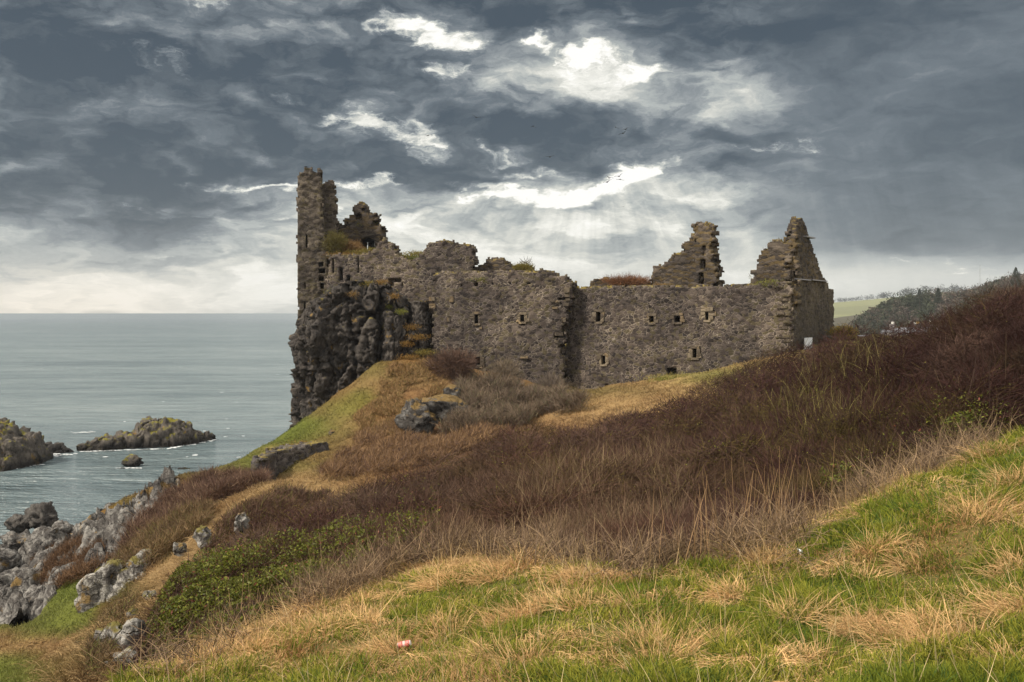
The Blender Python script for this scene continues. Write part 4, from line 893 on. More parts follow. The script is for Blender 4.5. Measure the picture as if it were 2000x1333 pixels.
# --- lawn: short green turf with dead blades between
def lawn_pts(N, pxr=(-150, 2150), Yr=(5.5, 23), pw=1.0):
    px = rng.uniform(*pxr, N); u = rng.random(N); Y = Yr[0] * (Yr[1] / Yr[0]) ** u
    X = (px - CX) / F * Y; Z = gz(X, Y); return X, Y, Z
LAWN_POLY = [tuple(p) for p in EDGE_XY] + [(-2.2, 3.0), (9.5, 3.0), (18, 15)]
pile = Pile()
X, Y, Z = lawn_pts(520000)
ok = inpoly(X, Y, LAWN_POLY); X, Y, Z = X[ok], Y[ok], Z[ok]
px, py = proj(X, Y, Z); lm = lawn_mix(X, Y, px, py)
clump = n2(X, Y, .38, 51, 2); N = len(X)
isdry = rng.random(N) < np.clip(lm * 1.05 - .05, 0, .95)
g1 = np.array((.130, .155, .014)); g2 = np.array((.250, .240, .032)); gd = np.array((.048, .082, .014)); s1 = np.array((.50, .345, .17)); s2 = np.array((.34, .195, .08))
a_ = n2(X, Y, .7, 52, 3)[:, None]; a_ = np.clip((a_ - .3) * 2.5, 0, 1)
col = np.where(isdry[:, None], s1 * a_ + s2 * (1 - a_), g1 * (1 - a_) + g2 * a_)
col = np.where((~isdry & (rng.random(N) < .25))[:, None], gd, col)
L = (.055 + .22 * np.clip(clump * 2.4 - .75, 0, 1.2)) * rng.uniform(.6, 1.3, N) * np.where(isdry, 1.1, 1.0)
comb = stk(n2(X, Y, .9, 53, 2) - .5, n2(X, Y, .9, 54, 2) - .5, np.zeros(N)) * 1.7
d = rdir(N, .9, .42) + comb * np.where(isdry, 1.2, .7)[:, None]
pile.add(ribbons(stk(X, Y, Z - .01), d, L, np.where(isdry, .0055, .0065) * (1 + Y * .03), np.where(isdry, .7, .45) * rng.uniform(.5, 1.5, N), col, 3))
# drooping tussocks of long dead grass
TUS = [(1905, 880, 1.2), (1960, 860, 1.1), (1870, 905, .9), (1800, 985, 1.15), (1830, 1010, .9), (1930, 960, .9), (1870, 950, .8), (1975, 1010, .8), (1920, 1050, 1.0), (1840, 1135, 1.1), (1790, 1155, 1.0), (1880, 1150, .9), (1800, 1210, 1.1), (1850, 1225, 1.0),
       (1760, 1225, .8), (1960, 1190, 1.0), (1985, 1175, .9), (1640, 1110, .8), (1590, 1040, 1.0), (1660, 1040, .9), (1700, 1010, .8), (1560, 1190, .9), (1480, 1085, 1.1), (1510, 1110, .8), (1290, 1085, 1.1), (1230, 1105, .9), (1135, 1105, 1.15), (1180, 1140, .8), (1120, 1150, .7), (1040, 1120, .9),
       (640, 1175, 1.2), (600, 1195, 1.2), (575, 1215, 1.0), (680, 1160, 1.0), (720, 1140, 1.1), (760, 1130, .9), (540, 1230, 1.0), (500, 1240, 1.0), (470, 1255, .9), (850, 1090, .9), (900, 1140, 1.0), (960, 1150, .8), (860, 1160, .9), (930, 1195, .9), (760, 1245, .9), (690, 1240, .9), (620, 1260, .8), (830, 1290, .9), (1010, 1215, .8),
       (1310, 1180, .9), (1060, 1180, .8), (1420, 1170, .7), (1350, 1130, .9), (1540, 1270, .9), (1610, 1310, .9), (1490, 1290, .8), (1300, 1280, .8), (1180, 1300, .8), (1680, 1210, .7), (1720, 1280, .8), (1450, 1230, .8), (400, 1300, 1.0), (440, 1280, 1.0), (350, 1320, .9), (1990, 1100, .8), (1755, 1075, .8), (1710, 1085, .7)]
for k in range(95):
    TUS.append((rng.uniform(200, 2050), rng.uniform(1000, 1330), rng.uniform(.35, .75)))
    if k < 45: TUS.append((rng.uniform(250, 1300), rng.uniform(1100, 1330), rng.uniform(.4, .8)))
dg = Pile()
TB = []
for tpx, tpy, sc in TUS:
    Yt = lawn_Y(tpx, tpy)
    if not (5 < Yt < 24): continue
    p = at(tpx, tpy, Yt)
    if not inpoly(np.array([p[0]]), np.array([p[1]]), LAWN_POLY)[0]: continue
    TB.append((p[0], p[1], sc))
TB = np.array(TB)
for bx, by, sc in TB:
    n = int(420 * sc * (1.0 if by > 9 else 1.25)); r = .26 * sc
    ang = rng.uniform(0, 2 * math.pi, n); rad = r * np.sqrt(rng.random(n))
    x = bx + np.cos(ang) * rad * 1.25; y = by + np.sin(ang) * rad; z = gz(x, y)
    out = stk(np.cos(ang), np.sin(ang), np.zeros(n)) * (rad / r)[:, None] * .7
    cd = rng.uniform(-.7, .6); d = rdir(n, .8, .38) + out + np.array((-.25 + cd, -.2, 0))
    tone = rng.uniform(.85, 1.25); warm = rng.random(); green = .18 if rng.random() < .4 else .05
    c0 = np.array((.56, .37, .175)) * tone * (1 - warm * .25) + np.array((.44, .24, .10)) * warm * .25
    c = np.where((rng.random(n) < green)[:, None], np.array((.11, .14, .03)), c0)
    sd = rng.random() < .35
    dg.add(ribbons(stk(x, y, z - .02), d, rng.uniform(.20, .55, n) * sc ** .7, .0055 * (1 + by * .03), (rng.uniform(.2, .7, n) if sd else rng.uniform(.8, 1.7, n)), c, 5, bend=rng.normal(size=(n, 3)) * .22, colvar=.32))
# matted straw lying in the turf and tall dead stems along the thicket edge
for i in range(len(EDGE_XY) - 2):
    a, b2 = EDGE_XY[i], EDGE_XY[i + 1]; Ls = np.hypot(*(b2 - a)); n = int(380 * Ls)
    t = rng.random(n)[:, None]; q = a + (b2 - a) * t + rng.normal(size=(n, 2)) * np.array((.35, .65))
    dens = n2(q[:, 0], q[:, 1], .8, 61, 2); q = q[dens > (.52 if i < 2 else .47)]; n = len(q); z = gz(q[:, 0], q[:, 1])
    c0 = np.where((n2(q[:, 0], q[:, 1], .7, 62, 2) > .52)[:, None], np.array((.36, .25, .12)), np.array((.20, .135, .065)))
    dg.add(ribbons(stk(q[:, 0], q[:, 1], z - .03), rdir(n, 1.0, .34, (-.1, 0, 0)), rng.uniform(.3, .75, n), .007, rng.uniform(.1, .9, n), c0, 4, colvar=.3))
def stems(spots, hmin, hmax, col, w, nper, lean, pile, spread=.13, rad=.35):
    for spx, spy, m_ in spots:
        Ys = lawn_Y(spx, spy); p = at(spx, spy, Ys); n = int(nper * m_)
        x = p[0] + rng.normal(size=n) * rad; y = p[1] + .25 + rng.normal(size=n) * rad * .6; z = gz(x, y)
        pile.add(ribbons(stk(x, y, z - .03), rdir(n, 1.0, spread, lean), rng.uniform(hmin, hmax, n), w, rng.uniform(0, .12, n), np.array(col), 4, bend=rng.normal(size=(n, 3)) * .06, colvar=.3, taper=.8))
stems([(1390, 1100, 1), (1420, 1095, 1.2), (1450, 1085, 1.4), (1480, 1075, 1.5), (1500, 1065, 1.5), (1520, 1055, 1), (1350, 1105, .5), (1300, 1105, .3), (1540, 1045, .8)], .6, 1.4, (.28, .175, .09), .010, 10, (.05, 0, 0), dg)
stems([(1690, 985, .8), (1720, 970, .7), (1600, 1020, .5), (1400, 1110, .6), (1000, 1095, 1), (985, 1110, 1), (1060, 1090, .8), (920, 1095, .8), (700, 1140, .5), (820, 1110, .6), (1130, 1100, .6), (480, 1240, .8), (560, 1200, .6)], .4, .9, (.42, .30, .16), .009, 7, (-.15, 0, 0), dg, .22)
# single pale bents scattered over the lawn
X, Y, Z = lawn_pts(900, Yr=(6, 16)); ok = inpoly(X, Y, LAWN_POLY); X, Y, Z = X[ok], Y[ok], Z[ok]; n = len(X)
dg.add(ribbons(stk(X, Y, Z), rdir(n, 1, .3, (-.2, 0, 0)), rng.uniform(.25, .6, n), .0065, rng.uniform(0, .35, n), np.array((.48, .37, .20)), 4, colvar=.2))
pile.build('turf_grass', m_grass, 'short green turf of the lawn mixed with dead yellow blades', 'grass')
dg.build('dry_grass', m_grass, 'drooping tussocks of long straw coloured dead grass on the lawn', 'dry grass')

# --- the thicket: dense bare twigs over the whole gully
def cells(X, Y, s, seed):
    """nearest bush centre for every point: distance, random id, centre"""
    x = X / s; y = Y / s; ix = np.floor(x).astype(np.int64); iy = np.floor(y).astype(np.int64); z = ix * 0
    f1 = np.full(len(X), 9.0); c = f1 * 0; cx = f1 * 0; cy = f1 * 0
    for a in (-1, 0, 1):
        for b in (-1, 0, 1):
            qx = ix + a + hsh(ix + a, iy + b, z, seed + 1); qy = iy + b + hsh(ix + a, iy + b, z, seed + 2); d = np.hypot(qx - x, qy - y); m = d < f1
            f1 = np.where(m, d, f1); c = np.where(m, hsh(ix + a, iy + b, z, seed + 3), c); cx = np.where(m, qx * s, cx); cy = np.where(m, qy * s, cy)
    return f1, c, cx, cy
BR = lambda px, py: np.clip(1.3 * np.exp(-.5 * (((px - 450) / 130) ** 2 + ((py - 1175) / 62) ** 2)) + 1.0 * np.exp(-.5 * (((px - 390) / 90) ** 2 + ((py - 1235) / 45) ** 2)) + .55 * np.exp(-.5 * (((px - 640) / 110) ** 2 + ((py - 1105) / 50) ** 2)), 0, 1)
def canopy(X, Y):
    """scrub height above ground, lumpy"""
    d = poly_dist(X, Y, THICK)
    h = np.clip(canz(X, Y) - gz(X, Y), .15, 4.0) * sstep(-.1, .8, d)
    f1, c, cx, cy = cells(X, Y, 1.9, 72)
    dome = np.sqrt(np.clip(1 - (f1 / .80) ** 2, 0, 1))
    return np.maximum(.10, h * (.58 + .42 * dome) * (.80 + .28 * c)), c
tk = Pile()
def thicket_pts(N, ex=1.0):
    px = rng.uniform(250, 2230, N); u = rng.random(N); Y = 12.3 * (50 / 12.3) ** u; X = (px - CX) / F * Y
    ok = in_thicket(X, Y); return X[ok], Y[ok]
PW = lambda px, py, cx, cy, sx, sy: np.exp(-.5 * (((px - cx) / sx) ** 2 + ((py - cy) / sy) ** 2))
def thick_col(X, Y, Z, c):
    px, py = proj(X, Y, Z); n = n2(X, Y, 1.6, 74, 3)[:, None]; k = n2(X, Y, 5, 75, 2)[:, None]
    a = np.array((.062, .035, .029)); b2 = np.array((.100, .062, .047)); ol = np.array((.115, .105, .028)); pu = np.array((.080, .046, .048)); rd = np.array((.062, .026, .018)); tan = np.array((.15, .105, .058))
    cid = (c * 9999).astype(np.int64); pick = hsh(cid, cid * 0, cid * 0, 77); px_, py_ = px[:, None], py[:, None]
    mid = np.clip(1.2 * PW(px, py, 1080, 960, 300, 95) + .8 * PW(px, py, 850, 980, 200, 80), 0, 1)
    a = np.where((pick < .16 + .42 * mid)[:, None], np.array((.120, .092, .068)), a); b2 = np.where((pick < .16 + .42 * mid)[:, None], np.array((.165, .128, .088)), b2)
    ob = ((pick > .88) | ((pick > .76) & (px > 1350)))[:, None]; a = np.where(ob, np.array((.072, .060, .026)), a); b2 = np.where(ob, np.array((.110, .095, .036)), b2)
    col = (a * (1 - n) + b2 * n) * (.50 + .75 * hsh((c * 9999).astype(np.int64), (c * 0).astype(np.int64), (c * 0).astype(np.int64), 3))[:, None]
    w = PW(px, py, 1250, 800, 320, 70)[:, None]; col = col * (1 - .5 * w) + pu * .5 * w
    w = PW(px, py, 1800, 760, 250, 90)[:, None]; col = col * (1 - .5 * w) + rd * .5 * w
    w = np.clip(PW(px, py, 1150, 960, 230, 75) + PW(px, py, 1000, 1060, 200, 40), 0, 1)[:, None]; col = col * (1 - .55 * w) + tan * .55 * w
    g_ = np.clip(1.5 * PW(px, py, 1750, 850, 90, 45) + PW(px, py, 1520, 800, 160, 50) * .9 + PW(px, py, 1600, 900, 160, 60) * .7 + PW(px, py, 560, 1120, 160, 80) * .5 + PW(px, py, 1000, 900, 200, 60) * .35 + .10, 0, 1)
    r = rng.random(len(X)); on = (r < g_ * np.clip((c - .25) * 1.4, 0, 1) * .55)[:, None]
    col = np.where(on, ol * (.8 + .6 * rng.random((len(X), 1))), col)
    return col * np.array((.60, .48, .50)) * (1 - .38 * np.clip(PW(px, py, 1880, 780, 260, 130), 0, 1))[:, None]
X, Y = thicket_pts(640000); h, c = canopy(X, Y); G0 = gz(X, Y); N = len(X)
fr = .28 + .70 * rng.random(N) ** .6
Z = G0 + h * fr
lean = (.12, -.06, 0)
f1, c9, bx, by = cells(X, Y, 1.9, 72)
rad = np.stack([(X - bx) / 1.0, (Y - by) / 1.0, np.zeros(N)], -1)
d = rdir(N, .5, .75, lean) + rad * .9; L = rng.uniform(.16, .50, N) * np.clip(.45 + h * .35, .4, 1.2)
qx_, qy_ = proj(X, Y, Z); keep = rng.random(N) > .72 * BR(qx_, qy_)
L = np.where(keep, L, .05)
Z = np.minimum(Z, G0 + h - L * .55)
Z = np.maximum(Z, G0)
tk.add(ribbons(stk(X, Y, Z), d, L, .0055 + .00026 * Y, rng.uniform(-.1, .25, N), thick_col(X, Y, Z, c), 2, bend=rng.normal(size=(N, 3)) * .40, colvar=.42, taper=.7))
# side twiglets crossing them
X, Y = thicket_pts(230000); h, c = canopy(X, Y); G0 = gz(X, Y); N = len(X); Z = G0 + h * (.45 + .5 * rng.random(N))
d = rng.normal(size=(N, 3)); d[:, 2] = d[:, 2] * .5 + .2
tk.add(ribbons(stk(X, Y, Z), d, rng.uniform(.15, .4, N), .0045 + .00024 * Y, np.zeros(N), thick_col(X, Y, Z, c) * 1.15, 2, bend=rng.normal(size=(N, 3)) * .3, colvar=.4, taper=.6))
# stout stems, seen where the lawn side of the thicket is open
e = EDGE_XY; n = 2600; i = rng.integers(0, len(e) - 2, n); t = rng.random(n)[:, None]; q = e[i] + (e[i + 1] - e[i]) * t + np.stack([rng.normal(size=n) * .2, rng.uniform(.5, 3.0, n)], -1)
ok = in_thicket(q[:, 0], q[:, 1]); q = q[ok]; n = len(q); h, c = canopy(q[:, 0], q[:, 1])
sc_ = np.where((rng.random(n) < .3)[:, None], np.array((.15, .11, .06)), np.array((.06, .04, .03)))
tk.add(ribbons(stk(q[:, 0], q[:, 1], gz(q[:, 0], q[:, 1]) - .05), rdir(n, 1.0, .28, (.1, 0, 0)), h * rng.uniform(.6, 1.05, n) + .1, rng.uniform(.012, .028, n), rng.uniform(-.05, .1, n), sc_, 4, bend=rng.normal(size=(n, 3)) * .18, taper=.75))
# pale wands standing out of the middle of it
for (a0, a1, b0, b1, n, cc) in [(1000, 1330, 905, 1060, 2600, (.15, .105, .06)), (860, 1150, 980, 1100, 1500, (.15, .10, .055)), (560, 900, 1000, 1140, 700, (.16, .10, .06)), (1500, 1720, 830, 960, 600, (.14, .12, .04)), (300, 560, 1060, 1240, 350, (.20, .13, .07))]:
    px = rng.uniform(a0, a1, n); py = rng.uniform(b0, b1, n)
    Yv = np.interp(py, [840, 980, 1090], [40, 20.5, 15.5]); X = (px - CX) / F * Yv; ok = in_thicket(X, Yv) & (n2(X, Yv, 1.3, 77, 2) > .42); X = X[ok]; Yv = Yv[ok]; n = len(X)
    h, c = canopy(X, Yv); L = rng.uniform(.5, 1.15, n); Z = gz(X, Yv) + np.maximum(0, h * 1.1 - L * .72)
    tk.add(ribbons(stk(X, Yv, Z), rdir(n, 1.0, .48, (-.06, 0, 0)), L, .008 + .0002 * Yv, rng.uniform(-.02, .15, n), np.array(cc), 4, bend=rng.normal(size=(n, 3)) * .15, colvar=.35, taper=.8))
# olive buds and lichen on the wind side
X, Y = thicket_pts(60000); h, c = canopy(X, Y); Z = gz(X, Y) + h * (.55 + .45 * rng.random(len(X)))
px, py = proj(X, Y, Z)
w = 1.2 * PW(px, py, 1760, 850, 110, 45) + .7 * PW(px, py, 1500, 800, 180, 50) + .6 * PW(px, py, 1600, 900, 160, 70) + .35 * PW(px, py, 900, 930, 260, 60) + .10
ok = rng.random(len(X)) < w * np.clip((c - .3) * 1.6, 0, 1); X, Y, Z = X[ok], Y[ok], Z[ok]
tk.add(leaves(stk(X, Y, Z), .010 + .0007 * Y, np.array((.15, .155, .025)), .4))
tk.build('blackthorn_thicket', m_twig, 'dense purple brown leafless thicket filling the gully between lawn and castle', 'thicket')
# bramble leaves over the lower left end
bl = Pile()
def br_pts(N, pxr, Yr):
    px = rng.uniform(*pxr, N); Y = Yr[0] * (Yr[1] / Yr[0]) ** rng.random(N); X = (px - CX) / F * Y; ok = in_thicket(X, Y); return X[ok], Y[ok]
XY = [br_pts(330000, (240, 860), (12.4, 27)), br_pts(120000, (1600, 2000), (15, 24))]
X = np.concatenate([q[0] for q in XY]); Y = np.concatenate([q[1] for q in XY])
h, c = canopy(X, Y); N = len(X); Z = gz(X, Y) + h * (.45 + .68 * rng.random(N) ** .5); px, py = proj(X, Y, Z)
w = 1.2 * BR(px, py) + .12 * PW(px, py, 760, 1000, 160, 60) + .5 * PW(px, py, 1900, 820, 60, 25) + .4 * PW(px, py, 1690, 930, 60, 18)
f1, f2, cc = worley(stk(X, Y, Z) / .55, 81)
ok = rng.random(N) < w * np.clip((cc - .38) * 1.9, 0, 1); X, Y, Z, cc = X[ok], Y[ok], Z[ok], cc[ok]
N = len(X); k = rng.random((N, 1)); cl = np.array((.040, .052, .008)) * (1 - k) + np.array((.135, .140, .018)) * k
cl = np.where((rng.random(N) < .05)[:, None], np.array((.15, .05, .03)), cl)
bl.add(leaves(stk(X, Y, Z), rng.uniform(.022, .050, N), cl, .25, up=.9))
bl.build('bramble', m_leaf, 'glossy yellow green bramble leaves covering the lower end of the thicket', 'bramble')

et = Pile(); n = 34000; i = rng.integers(2, len(EDGE_XY) - 2, n); t = rng.random(n)[:, None]; q = EDGE_XY[i] + (EDGE_XY[i + 1] - EDGE_XY[i]) * t + rng.normal(size=(n, 2)) * np.array((.3, .75)) + np.array((0, .25))
q = q[n2(q[:, 0], q[:, 1], 1.1, 171, 3) > .50]; n = len(q); z = gz(q[:, 0], q[:, 1]); k = rng.random((n, 1))
et.add(ribbons(stk(q[:, 0], q[:, 1], z + rng.uniform(0, .3, n)), rdir(n, .7, .75), rng.uniform(.15, .5, n), .0075, rng.uniform(-.1, .4, n), np.array((.075, .05, .038)) * (1 - k) + np.array((.24, .165, .095)) * k, 3, bend=rng.normal(size=(n, 3)) * .35, colvar=.4, taper=.7))
et.build('twig_tangle', m_twig, 'low tangle of dead twigs along the upper edge of the lawn', 'scrub')
# --- grass and scrub on the far slopes
hg = Pile()
N = 620000; px = rng.uniform(-60, 1560, N); u = rng.random(N); Y = 17 * (82 / 17) ** u; X = (px - CX) / F * Y; Z = gz(X, Y)
px, py = proj(X, Y, Z)
ok = ~in_thicket(X, Y) & ~inpoly(X, Y, LAWN_POLY) & (Z > SEA + 2.5) & (bil(rockv, X0, Y0, CELL, X, Y) < .15) & (py > 690)
ok &= ~((X < -7) & (X > -19.5) & (Y > 80)) & ~((Y > 78) & (X > -7))
X, Y, Z, px, py = X[ok], Y[ok], Z[ok], px[ok], py[ok]; N = len(X)
col = paint(px, py, X, Y); lush = np.clip((col[:, 1] - col[:, 0] + .03) / .06, 0, 1)
cl = n2(X, Y, 1.1, 91, 3); L = (.14 + .40 * np.clip(cl * 1.7 - .35, 0, 1.2)) * (1 - .35 * lush) * rng.uniform(.6, 1.3, N)
comb = stk(n2(X, Y, 2.2, 93, 2) - .5, n2(X, Y, 2.2, 94, 2) - .6, np.zeros(N)) * 2.4
k = n2(X, Y, .9, 95, 3)[:, None]; col = col * (.65 + .75 * k)
hg.add(ribbons(stk(X, Y, Z - .02), rdir(N, .9, .4) + comb * (.3 + .9 * (1 - lush[:, None])), L, .008 + .00042 * Y, rng.uniform(.3, 1.1, N), col, 2, colvar=.3))
# straw fringe hanging over the ridge crest
RID = [(470, 1000, 42.5), (430, 1030, 39), (395, 1055, 36.5), (360, 1085, 34), (330, 1112, 32), (300, 1145, 29.5), (270, 1182, 27), (240, 1222, 24), (212, 1262, 21.5), (195, 1300, 19), (182, 1340, 17)]
for i in range(len(RID) - 1):
    a, b2 = at(*RID[i])[:2], at(*RID[i + 1])[:2]; n = 2600; t = rng.random(n)[:, None]; q = a + (b2 - a) * t + rng.normal(size=(n, 2)) * .45
    qx, qy = proj(q[:, 0], q[:, 1], gz(q[:, 0], q[:, 1]))
    ok = ~in_thicket(q[:, 0], q[:, 1]); q = q[ok]; n = len(q)
    c0 = np.where((n2(q[:, 0], q[:, 1], .9, 96, 2) > .42)[:, None], np.array((.35, .24, .115)), np.array((.18, .12, .05)))
    hg.add(ribbons(stk(q[:, 0], q[:, 1], gz(q[:, 0], q[:, 1]) - .03), rdir(n, .8, .35, (-.55, -.35, 0)), rng.uniform(.3, .75, n), .013, rng.uniform(.5, 1.3, n), c0, 4, colvar=.3))
hg.build('hillside_grass', m_grass, 'rough grass and bracken on the slopes below the castle', 'grass')
# low scrub on the far slopes: one mass of twigs per patch of growth
def scrub(name, poly, Yr, N, h, cols, label, cat='scrub', w0=.006, lean=(.25, -.1, 0), lmul=.6, kind='stuff', dens=.0, up=.8):
    pl = np.array(poly, float); px = rng.uniform(pl[:, 0].min(), pl[:, 0].max(), N); u = rng.random(N); Y = Yr[0] * (Yr[1] / Yr[0]) ** u
    X = (px - CX) / F * Y; G0 = gz(X, Y); qx, qy = proj(X, Y, G0 + h * .5)
    ok = inpoly(qx, qy, poly) & ~in_thicket(X, Y) & (n2(X, Y, 1.8, 97, 3) > dens); X, Y, G0 = X[ok], Y[ok], G0[ok]; N = len(X)
    f1, f2, c = worley(np.stack([X / 1.8, Y / 1.8, X * 0], -1), 98); hh = h * (.65 + .6 * (1 - f1)) * (.7 + .6 * c)
    L = hh * rng.uniform(.4, .9, N) * lmul + .1; Z = G0 + np.maximum(0, hh * (.3 + .7 * rng.random(N) ** .6) - L * .6)
    k = n2(X, Y, 1.4, 99, 3)[:, None]; col = np.array(cols[0]) * (1 - k) + np.array(cols[1]) * k
    if len(cols) > 2: col = np.where((rng.random(N) < .12)[:, None], np.array(cols[2]), col)
    p = Pile(); p.add(ribbons(stk(X, Y, Z), rdir(N, up, .75, lean), L, w0 + .00028 * Y, rng.uniform(-.05, .25, N), col, 2, bend=rng.normal(size=(N, 3)) * .2, colvar=.4, taper=.7))
    return p.build(name, m_twig, label, cat, kind=kind)
scrub('heath_scrub', [(520, 918), (515, 945), (440, 1000), (380, 1040), (320, 1090), (262, 1108), (235, 1090), (270, 1030), (330, 965), (410, 930)], (48, 68), 120000, 1.25, [(.075, .042, .035), (.14, .085, .055), (.22, .15, .09)], 'purplish brown wind combed scrub on the slope above the shore')
scrub('slope_scrub', [(330, 1062), (290, 1100), (250, 1118), (215, 1112), (250, 1075), (300, 1040), (370, 1000), (420, 985), (400, 1020)], (38, 56), 45000, .8, [(.07, .045, .03), (.19, .125, .06), (.11, .10, .03)], 'tan and dark brown scrub between the straw ridge and the shore', w0=.006)
scrub('dead_bracken', [(60, 1090), (120, 1055), (200, 1060), (225, 1085), (190, 1112), (110, 1140), (60, 1135)], (52, 68), 40000, .9, [(.09, .055, .035), (.16, .09, .045)], 'rusty brown dead bracken between the shore boulders', 'bracken')
scrub('willow_scrub', [(885, 752), (920, 735), (1000, 745), (1090, 772), (1150, 785), (1050, 805), (990, 835), (900, 862), (830, 880), (770, 866), (880, 835), (905, 800)], (60, 79), 110000, 1.25, [(.085, .062, .048), (.17, .125, .085), (.10, .095, .05)], 'grey brown leafless scrub at the foot of the castle wall', lean=(0, 0, 0), dens=.43, up=.9)
scrub('bracken_tangle', [(700, 840), (760, 815), (830, 860), (930, 840), (1000, 835), (900, 880), (800, 905), (700, 925), (620, 930), (660, 890)], (46, 66), 60000, .7, [(.11, .065, .04), (.22, .135, .065), (.08, .05, .045)], 'tangled brown bracken and twigs above the thicket', 'bracken', dens=.42)
scrub('ridge_scrub', [(300, 1118), (255, 1190), (222, 1262), (195, 1330), (158, 1330), (172, 1255), (205, 1195), (255, 1130)], (17, 42), 11000, .35, [(.07, .045, .03), (.13, .09, .04), (.10, .11, .025)], 'low olive and brown growth on the seaward face of the straw ridge', w0=.005)
scrub('bracken', [(690, 815), (740, 765), (745, 715), (840, 705), (870, 730), (880, 770), (800, 845), (720, 850)], (62, 80), 60000, .5, [(.17, .095, .04), (.27, .18, .085), (.12, .10, .03)], 'rust and straw coloured bracken on the knoll under the cliff', 'bracken', dens=.46, w0=.008)
scrub('ridge_scrub', [(545, 962), (650, 955), (600, 985), (520, 1010), (440, 1040), (400, 1075), (390, 1050), (450, 1010)], (34, 46), 30000, .7, [(.06, .036, .03), (.11, .065, .04), (.12, .11, .03)], 'dark brown scrub under the straw crest of the ridge')

# --- single bushes: stems and a twig or leaf crown
m_bark = plain('bark', (.07, .055, .045), .9)
def bush(name, loc, rx, rz, N, cols, label, leafy=0.0, leafcol=(.1, .1, .03), cat='bush', wind=0.0, w=.012, group=None):
    o = empty(name, loc, label, cat, group); loc = np.array(loc, float)
    sm_ = MB()
    for k in range(7):
        a = rng.uniform(0, 6.28); d = np.array([math.cos(a) * rx * .5 + wind * rz * .4, math.sin(a) * rx * .5, rz * .75]); p = [loc + d * t + np.array([0, 0, -.15]) * (t == 0) + rng.normal(size=3) * .05 * rx * t for t in (0, .4, .8)]
        sm_.tube(p, [.05 * rx ** .5, .03 * rx ** .5, .012], 5)
    sm_.build('stem', m_bark, o)
    v = rng.normal(size=(N, 3)); v /= np.linalg.norm(v, axis=1, keepdims=True); r = rng.random(N)[:, None] ** .45; v = v * r
    lump = .75 + .5 * vnoise(v * 2.2 + loc, 5)[:, None]; q = v * lump * np.array([rx, rx, rz * .55]); q[:, 2] += rz * .55; q[:, 0] += wind * q[:, 2] * .5
    d = v * np.array([1, 1, .8]) + np.array([wind * .6, 0, .55]) + rng.normal(size=(N, 3)) * .35
    k = rng.random((N, 1)); p = Pile(); p.add(ribbons(q + loc, d, rng.uniform(.2, .5, N) * rx ** .6, w, np.full(N, .1), np.array(cols[0]) * (1 - k) + np.array(cols[1]) * k, 2, bend=rng.normal(size=(N, 3)) * .2, taper=.7))
    p.build('twigs', m_twig, None, None, kind=None, parent=o)
    if leafy:
        n = int(N * leafy); i = rng.integers(0, N, n); p = Pile(); p.add(leaves(q[i] + loc + d[i] * .25, rng.uniform(.03, .07, n), np.array(leafcol), .35)); p.build('foliage', m_leaf, None, None, kind=None, parent=o)
    return o
p = on_ground(884, 742, 76.5, .1); bush('bush', p, 1.9, 2.0, 4200, [(.06, .036, .028), (.11, .065, .045)], 'dense dark brown leafless bush against the lower left corner of the castle wall', w=.025)
p = on_ground(985, 752, 76.0, .1); bush('bush', p, 1.3, 2.0, 2200, [(.10, .08, .06), (.16, .12, .08)], 'thin grey leafless bush before the lower castle wall', w=.022)
p = on_ground(1075, 770, 75.5, .1); bush('bush', p, 1.2, 1.5, 2000, [(.10, .08, .065), (.14, .11, .085)], 'low grey bush at the inner corner of the castle wall', w=.022)
p = at(1648, 668, 78); bush('gorse_bush', (p[0], p[1], float(gz(p[0], p[1]))), 1.0, max(.8, p[2] - float(gz(p[0], p[1])) + .3), 2500, [(.09, .09, .03), (.16, .13, .04)], 'yellow gorse bush beside the far corner of the castle', .9, (.33, .22, .02), w=.02)
# plants rooted on the ruin itself
def wall_plant(name, px, py, Y, rx, rz, N, cols, label, **k): return bush(name, at(px, py, Y), rx, rz, N, cols, label, cat='wall plant', w=.02, **k)
p = at(1028, 522, 83.4); sapl = empty('sapling', p, 'small bare sapling growing on the broken wall top', 'sapling'); t_ = MB()
t_.tube([p + np.array([0, 0, -.2]), p + np.array([.02, 0, .35])], [.035, .025], 5)
for k in range(13):
    a = rng.uniform(-1.2, 1.2); L_ = rng.uniform(.4, .75); q0 = p + np.array([0, 0, rng.uniform(.1, .4)]); q1 = q0 + np.array([math.sin(a) * L_ * .6, rng.uniform(-.2, .2), math.cos(a) * L_ * .6]); t_.tube([q0, q1, q1 + np.array([math.sin(a * .6) * .3, 0, .25])], [.02, .016, .008], 4)
t_.build('branches', m_bark, sapl)
wall_plant('wall_plant', 1022, 533, 83.3, .75, .55, 1600, [(.12, .10, .03), (.17, .13, .03)], 'olive moss cushion beside the bare sapling on the wall top', leafy=.8, leafcol=(.14, .12, .025))
wall_plant('wall_plant', 655, 496, 86.5, 1.0, 1.6, 3000, [(.08, .07, .025), (.14, .11, .035)], 'tall olive shrub in the angle between tower and keep gable', leafy=.8, leafcol=(.10, .095, .025))
wall_plant('wall_plant', 682, 498, 87.2, 1.1, 1.0, 2600, [(.15, .09, .04), (.20, .12, .05)], 'rusty brown shrub below the keep gable', leafy=.5, leafcol=(.17, .10, .04))
wall_plant('wall_plant', 1225, 556, 85.2, 2.0, .38, 2600, [(.13, .06, .035), (.18, .09, .04)], 'reddish brown growth along the rear wall top', leafy=.5, leafcol=(.15, .07, .035))
